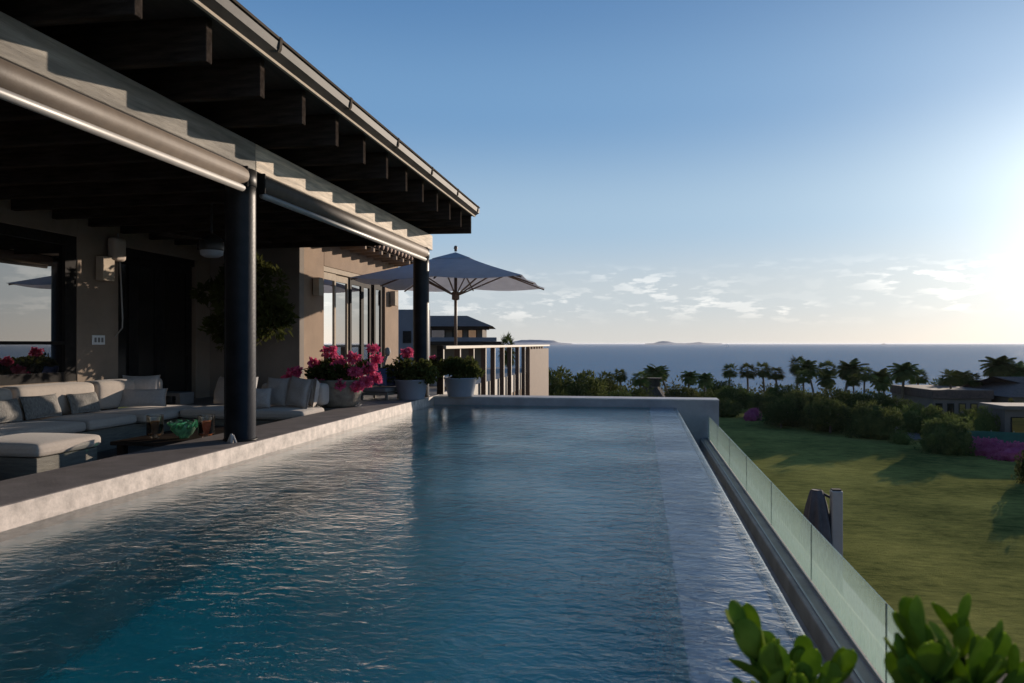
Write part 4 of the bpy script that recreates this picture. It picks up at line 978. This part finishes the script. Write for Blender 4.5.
# flat roofed house on the right
def house_far(name, label, px0, px1, d, yroof, yeave, dep, roofm, wallm, flat=False, winn=4):
    c = at((px0+px1)/2, d, 0); gz = ground_z(c.x, c.y)-.2; w = (px1-px0)/FPX*d; zt = zat(yroof, d)-gz; zw = zat(yeave, d)-gz
    t = thing(name, label, 'house', (c.x, c.y, gz), TH*.6)
    MB().box(-w/2, w/2, 0, dep, 0, zw).build('wall', M[wallm], t)
    if flat: MB().box(-w/2-.15, w/2+.15, -.2, dep+.2, zw+.002, zt).build('roof', M[roofm], t, bevel=.03)
    else: gable(MB(), -w/2, w/2, 0, dep, zw+.002, zt-zw).build('roof', M[roofm], t)
    for k in range(winn):
        x = -w/2+(k+.5)*w/winn; ww = w/winn*.3
        f_ = MB().box(x-ww, x+ww, -.05, -.004, zw*.35, zw*.82).build('window', M['frame_dark'], t)
        MB().box(x-ww+.08, x+ww-.08, -.06, -.052, zw*.35+.08, zw*.82-.08).build('pane', M['winglass'], f_)
    return t
house_far('flat_roofed_house', 'low house with a long flat dark roof among palms on the right', 934, 990, 72, 390, 399, 9, 'darktile', 'concrete_far', True, 5)
house_far('tiled_house', 'house with a dark raised roof at the right picture edge', 1012, 1072, 70, 379, 397, 10, 'darktile', 'concrete_far', False, 4)
gh = house_far('garden_wall_block', 'plain grey rendered garden block above the green fence', 1006, 1060, 55, 406, 410, 3, 'concrete_far', 'concrete_far', True, 2)
nf = thing('green_fence', 'dark green windscreen fence above the magenta hedge', 'fence', at(1000, 53, ground_z(*at(1000, 53).xy)), -.25)
MB().box(-3.3, 3.6, 0, .04, .1, 1.25).build('screen', M['net'], nf)
for k in range(6): MB().tube([(-3.3+k*1.38, .06, 0), (-3.3+k*1.38, .06, 1.35)], .03, 6).build('post', M['silver'], nf)
gr = thing('sun_lounger', 'pale lounger on the paved patio above the dome bush', 'lounger', at(979, 60, ground_z(*at(979, 60).xy)+.05), .6)
MB().box(-.9, .5, -.3, .3, .3, .4).build('seat', M['white'], gr, bevel=.03)
MB().prism([(.5, .3), (1.05, .75), (1.0, .83), (.45, .4)], -.3, .3).build('backrest', M['white'], gr)
for a_ in (-.8, .4):
    for b_ in (-.25, .25): MB().box(a_-.03, a_+.03, b_-.03, b_+.03, -.1, .299).build('leg', M['white'], gr)
pt = at(992, 59, 0); pz = ground_z(pt.x, pt.y)+.12
struct(MB().box(pt.x-7, pt.x+9, pt.y-2.5, pt.y+6, pz-.6, pz).build('patio', M['concrete_far']))
pp = at(903, 62, 0); pz = ground_z(pp.x, pp.y)
struct(MB().box(pp.x-2, pp.x+2, pp.y-4, pp.y+8, pz-.3, pz+.12).build('path', M['concrete_far']))

# neighbours on the left, behind the umbrella
nb = thing('neighbour_villa', 'neighbouring villa with a dark hipped tile roof and balcony under the umbrella', 'house', at(440, 48, -7), TH)
def zz(py): return zat(py, 48)+7
wpx = 48/FPX
MB().box(-2.5, 2.75, 0, 8, 0, zz(328)).build('wall', M['concrete_far'], nb)
rb = MB(); z_e = zz(326.5); z_r = zz(316)+.15
i = 0; rb.v += [(-3.0, -.7, z_e), (3.45, -.7, z_e), (3.45, 8.7, z_e), (-3, 8.7, z_e), (-3.0, 3.5, z_r), (1.55, 3.5, z_r)]
rb.f += [(0, 1, 5, 4), (1, 2, 5), (2, 3, 4, 5), (3, 0, 4), (0, 3, 2, 1)]; rb.build('roof', M['darktile'], nb)
MB().box(-3, 3.2, -.5, 0-.01, z_e-.22, z_e-.002).build('fascia', M['darkwood'], nb)
for (a_, b_) in ((-1.9, -1.1), (-.6, .35), (.8, 1.5), (1.8, 2.4)):
    f_ = MB().box(a_, b_, -.05, -.004, zz(340), zz(329.5)).build('window', M['frame_dark'], nb); MB().box(a_+.06, b_-.06, -.06, -.052, zz(340)+.05, zz(329.5)-.05).build('pane', M['winglass'], f_)
MB().box(-3, 4.0, -1.4, -.01, zz(345), zz(341.5)).build('balcony_floor', M['darkwood'], nb)
MB().box(-3, 3.7, -1.35, -1.3, zz(341.5)+.002, zz(337.5)).build('balcony_rail', M['blue_wall'], nb)
sb_ = thing('slate_building', 'slate blue flat building behind the far pier', 'house', at(414, 40, -7), TH)
MB().box(-.9, .78, 0, .8, 0, zat(309.5, 40)+7).build('wall', M['blue_wall'], sb_)
MB().box(-.6, -.15, -.05, -.004, zat(343, 40)+7, zat(331, 40)+7).build('window', M['frame_dark'], sb_)
# far filler palm tops by the neighbour
palm_to('n', 508, 340, 60, 'palm top showing just above the timber railing', GP, .5)

# ------------------------------------------------------------------ islands, boats
def island(name, label, px0, px1, D, prof):
    V = []; F = []; n = len(prof); m = 9
    for j in range(m):
        w = j/(m-1); k = math.sin(PI*w)**.6 if 0 < j < m-1 else 0
        for i, h in enumerate(prof):
            px = px0+(px1-px0)*i/(n-1); p = at(px, D+(w-.5)*D*.06, 0); V.append((p.x, p.y, -13+k*(h/FPX*D+14+4*random.random())))
    for j in range(m-1):
        for i in range(n-1): a = j*n+i; F.append((a, a+1, a+n+1, a+n))
    o = meshobj(name, V, F, M['island'], smooth=True); o['kind'] = 'structure'; return o
D = 9000
island('island', '', 494, 572, D, [0, .5, .9, 1.3, 1.8, 2.6, 3.4, 3.5, 3.7, 3.6, 3.7, 3.3, 3.1, 2.9, .9, .5, .2, 0])
island('islet', '', 645, 722, D, [0, .1, .3, 1.6, 2.4, 2.2, 1.0, .5, .4, .35, .6, .9, 1.5, .6, .4, .3, .1, 0])
sb2 = thing('sailboat', 'tiny white sailboat on the sea below the right islet', 'boat', at(726.5, 3200, -12))
MB().prism([(-9, 0), (-11, 3), (11, 3), (9, 0)], -2, 2).build('hull', M['white'], sb2)
MB().prism([(-6, 4), (5, 4), (0, 26)], -.1, .1).build('sail', M['white'], sb2)
sb2.scale = (.5,)*3
sh = thing('ship', 'tiny grey ship on the horizon above the palm thicket', 'ship', at(884, 9000, -12))
MB().prism([(-60, 0), (-70, 14), (75, 14), (62, 0)], -10, 10).build('hull', M['concrete_far'], sh)
MB().box(-50, 20, -9, 9, 14.1, 28).box(-12, 10, -6, 6, 28.1, 46).build('superstructure', M['concrete_far'], sh)
sh.scale = (.4,)*3
S.cycles.max_bounces = 10; S.cycles.transparent_max_bounces = 12
hz = MB().box(-46000, 46000, -46000, 46000, -14.5, 8).build('haze', bpy.data.materials.new('haze_air')); hz['kind'] = 'stuff'
hm = hz.data.materials[0]; hm.use_nodes = True; hm.node_tree.nodes.clear()
ho = hm.node_tree.nodes.new('ShaderNodeOutputMaterial'); hv = hm.node_tree.nodes.new('ShaderNodeVolumePrincipled'); hv.inputs['Density'].default_value = 4e-5
hv.inputs['Color'].default_value = (.9, .93, 1, 1); hv.inputs['Anisotropy'].default_value = .3; hm.node_tree.links.new(hv.outputs[0], ho.inputs['Volume'])
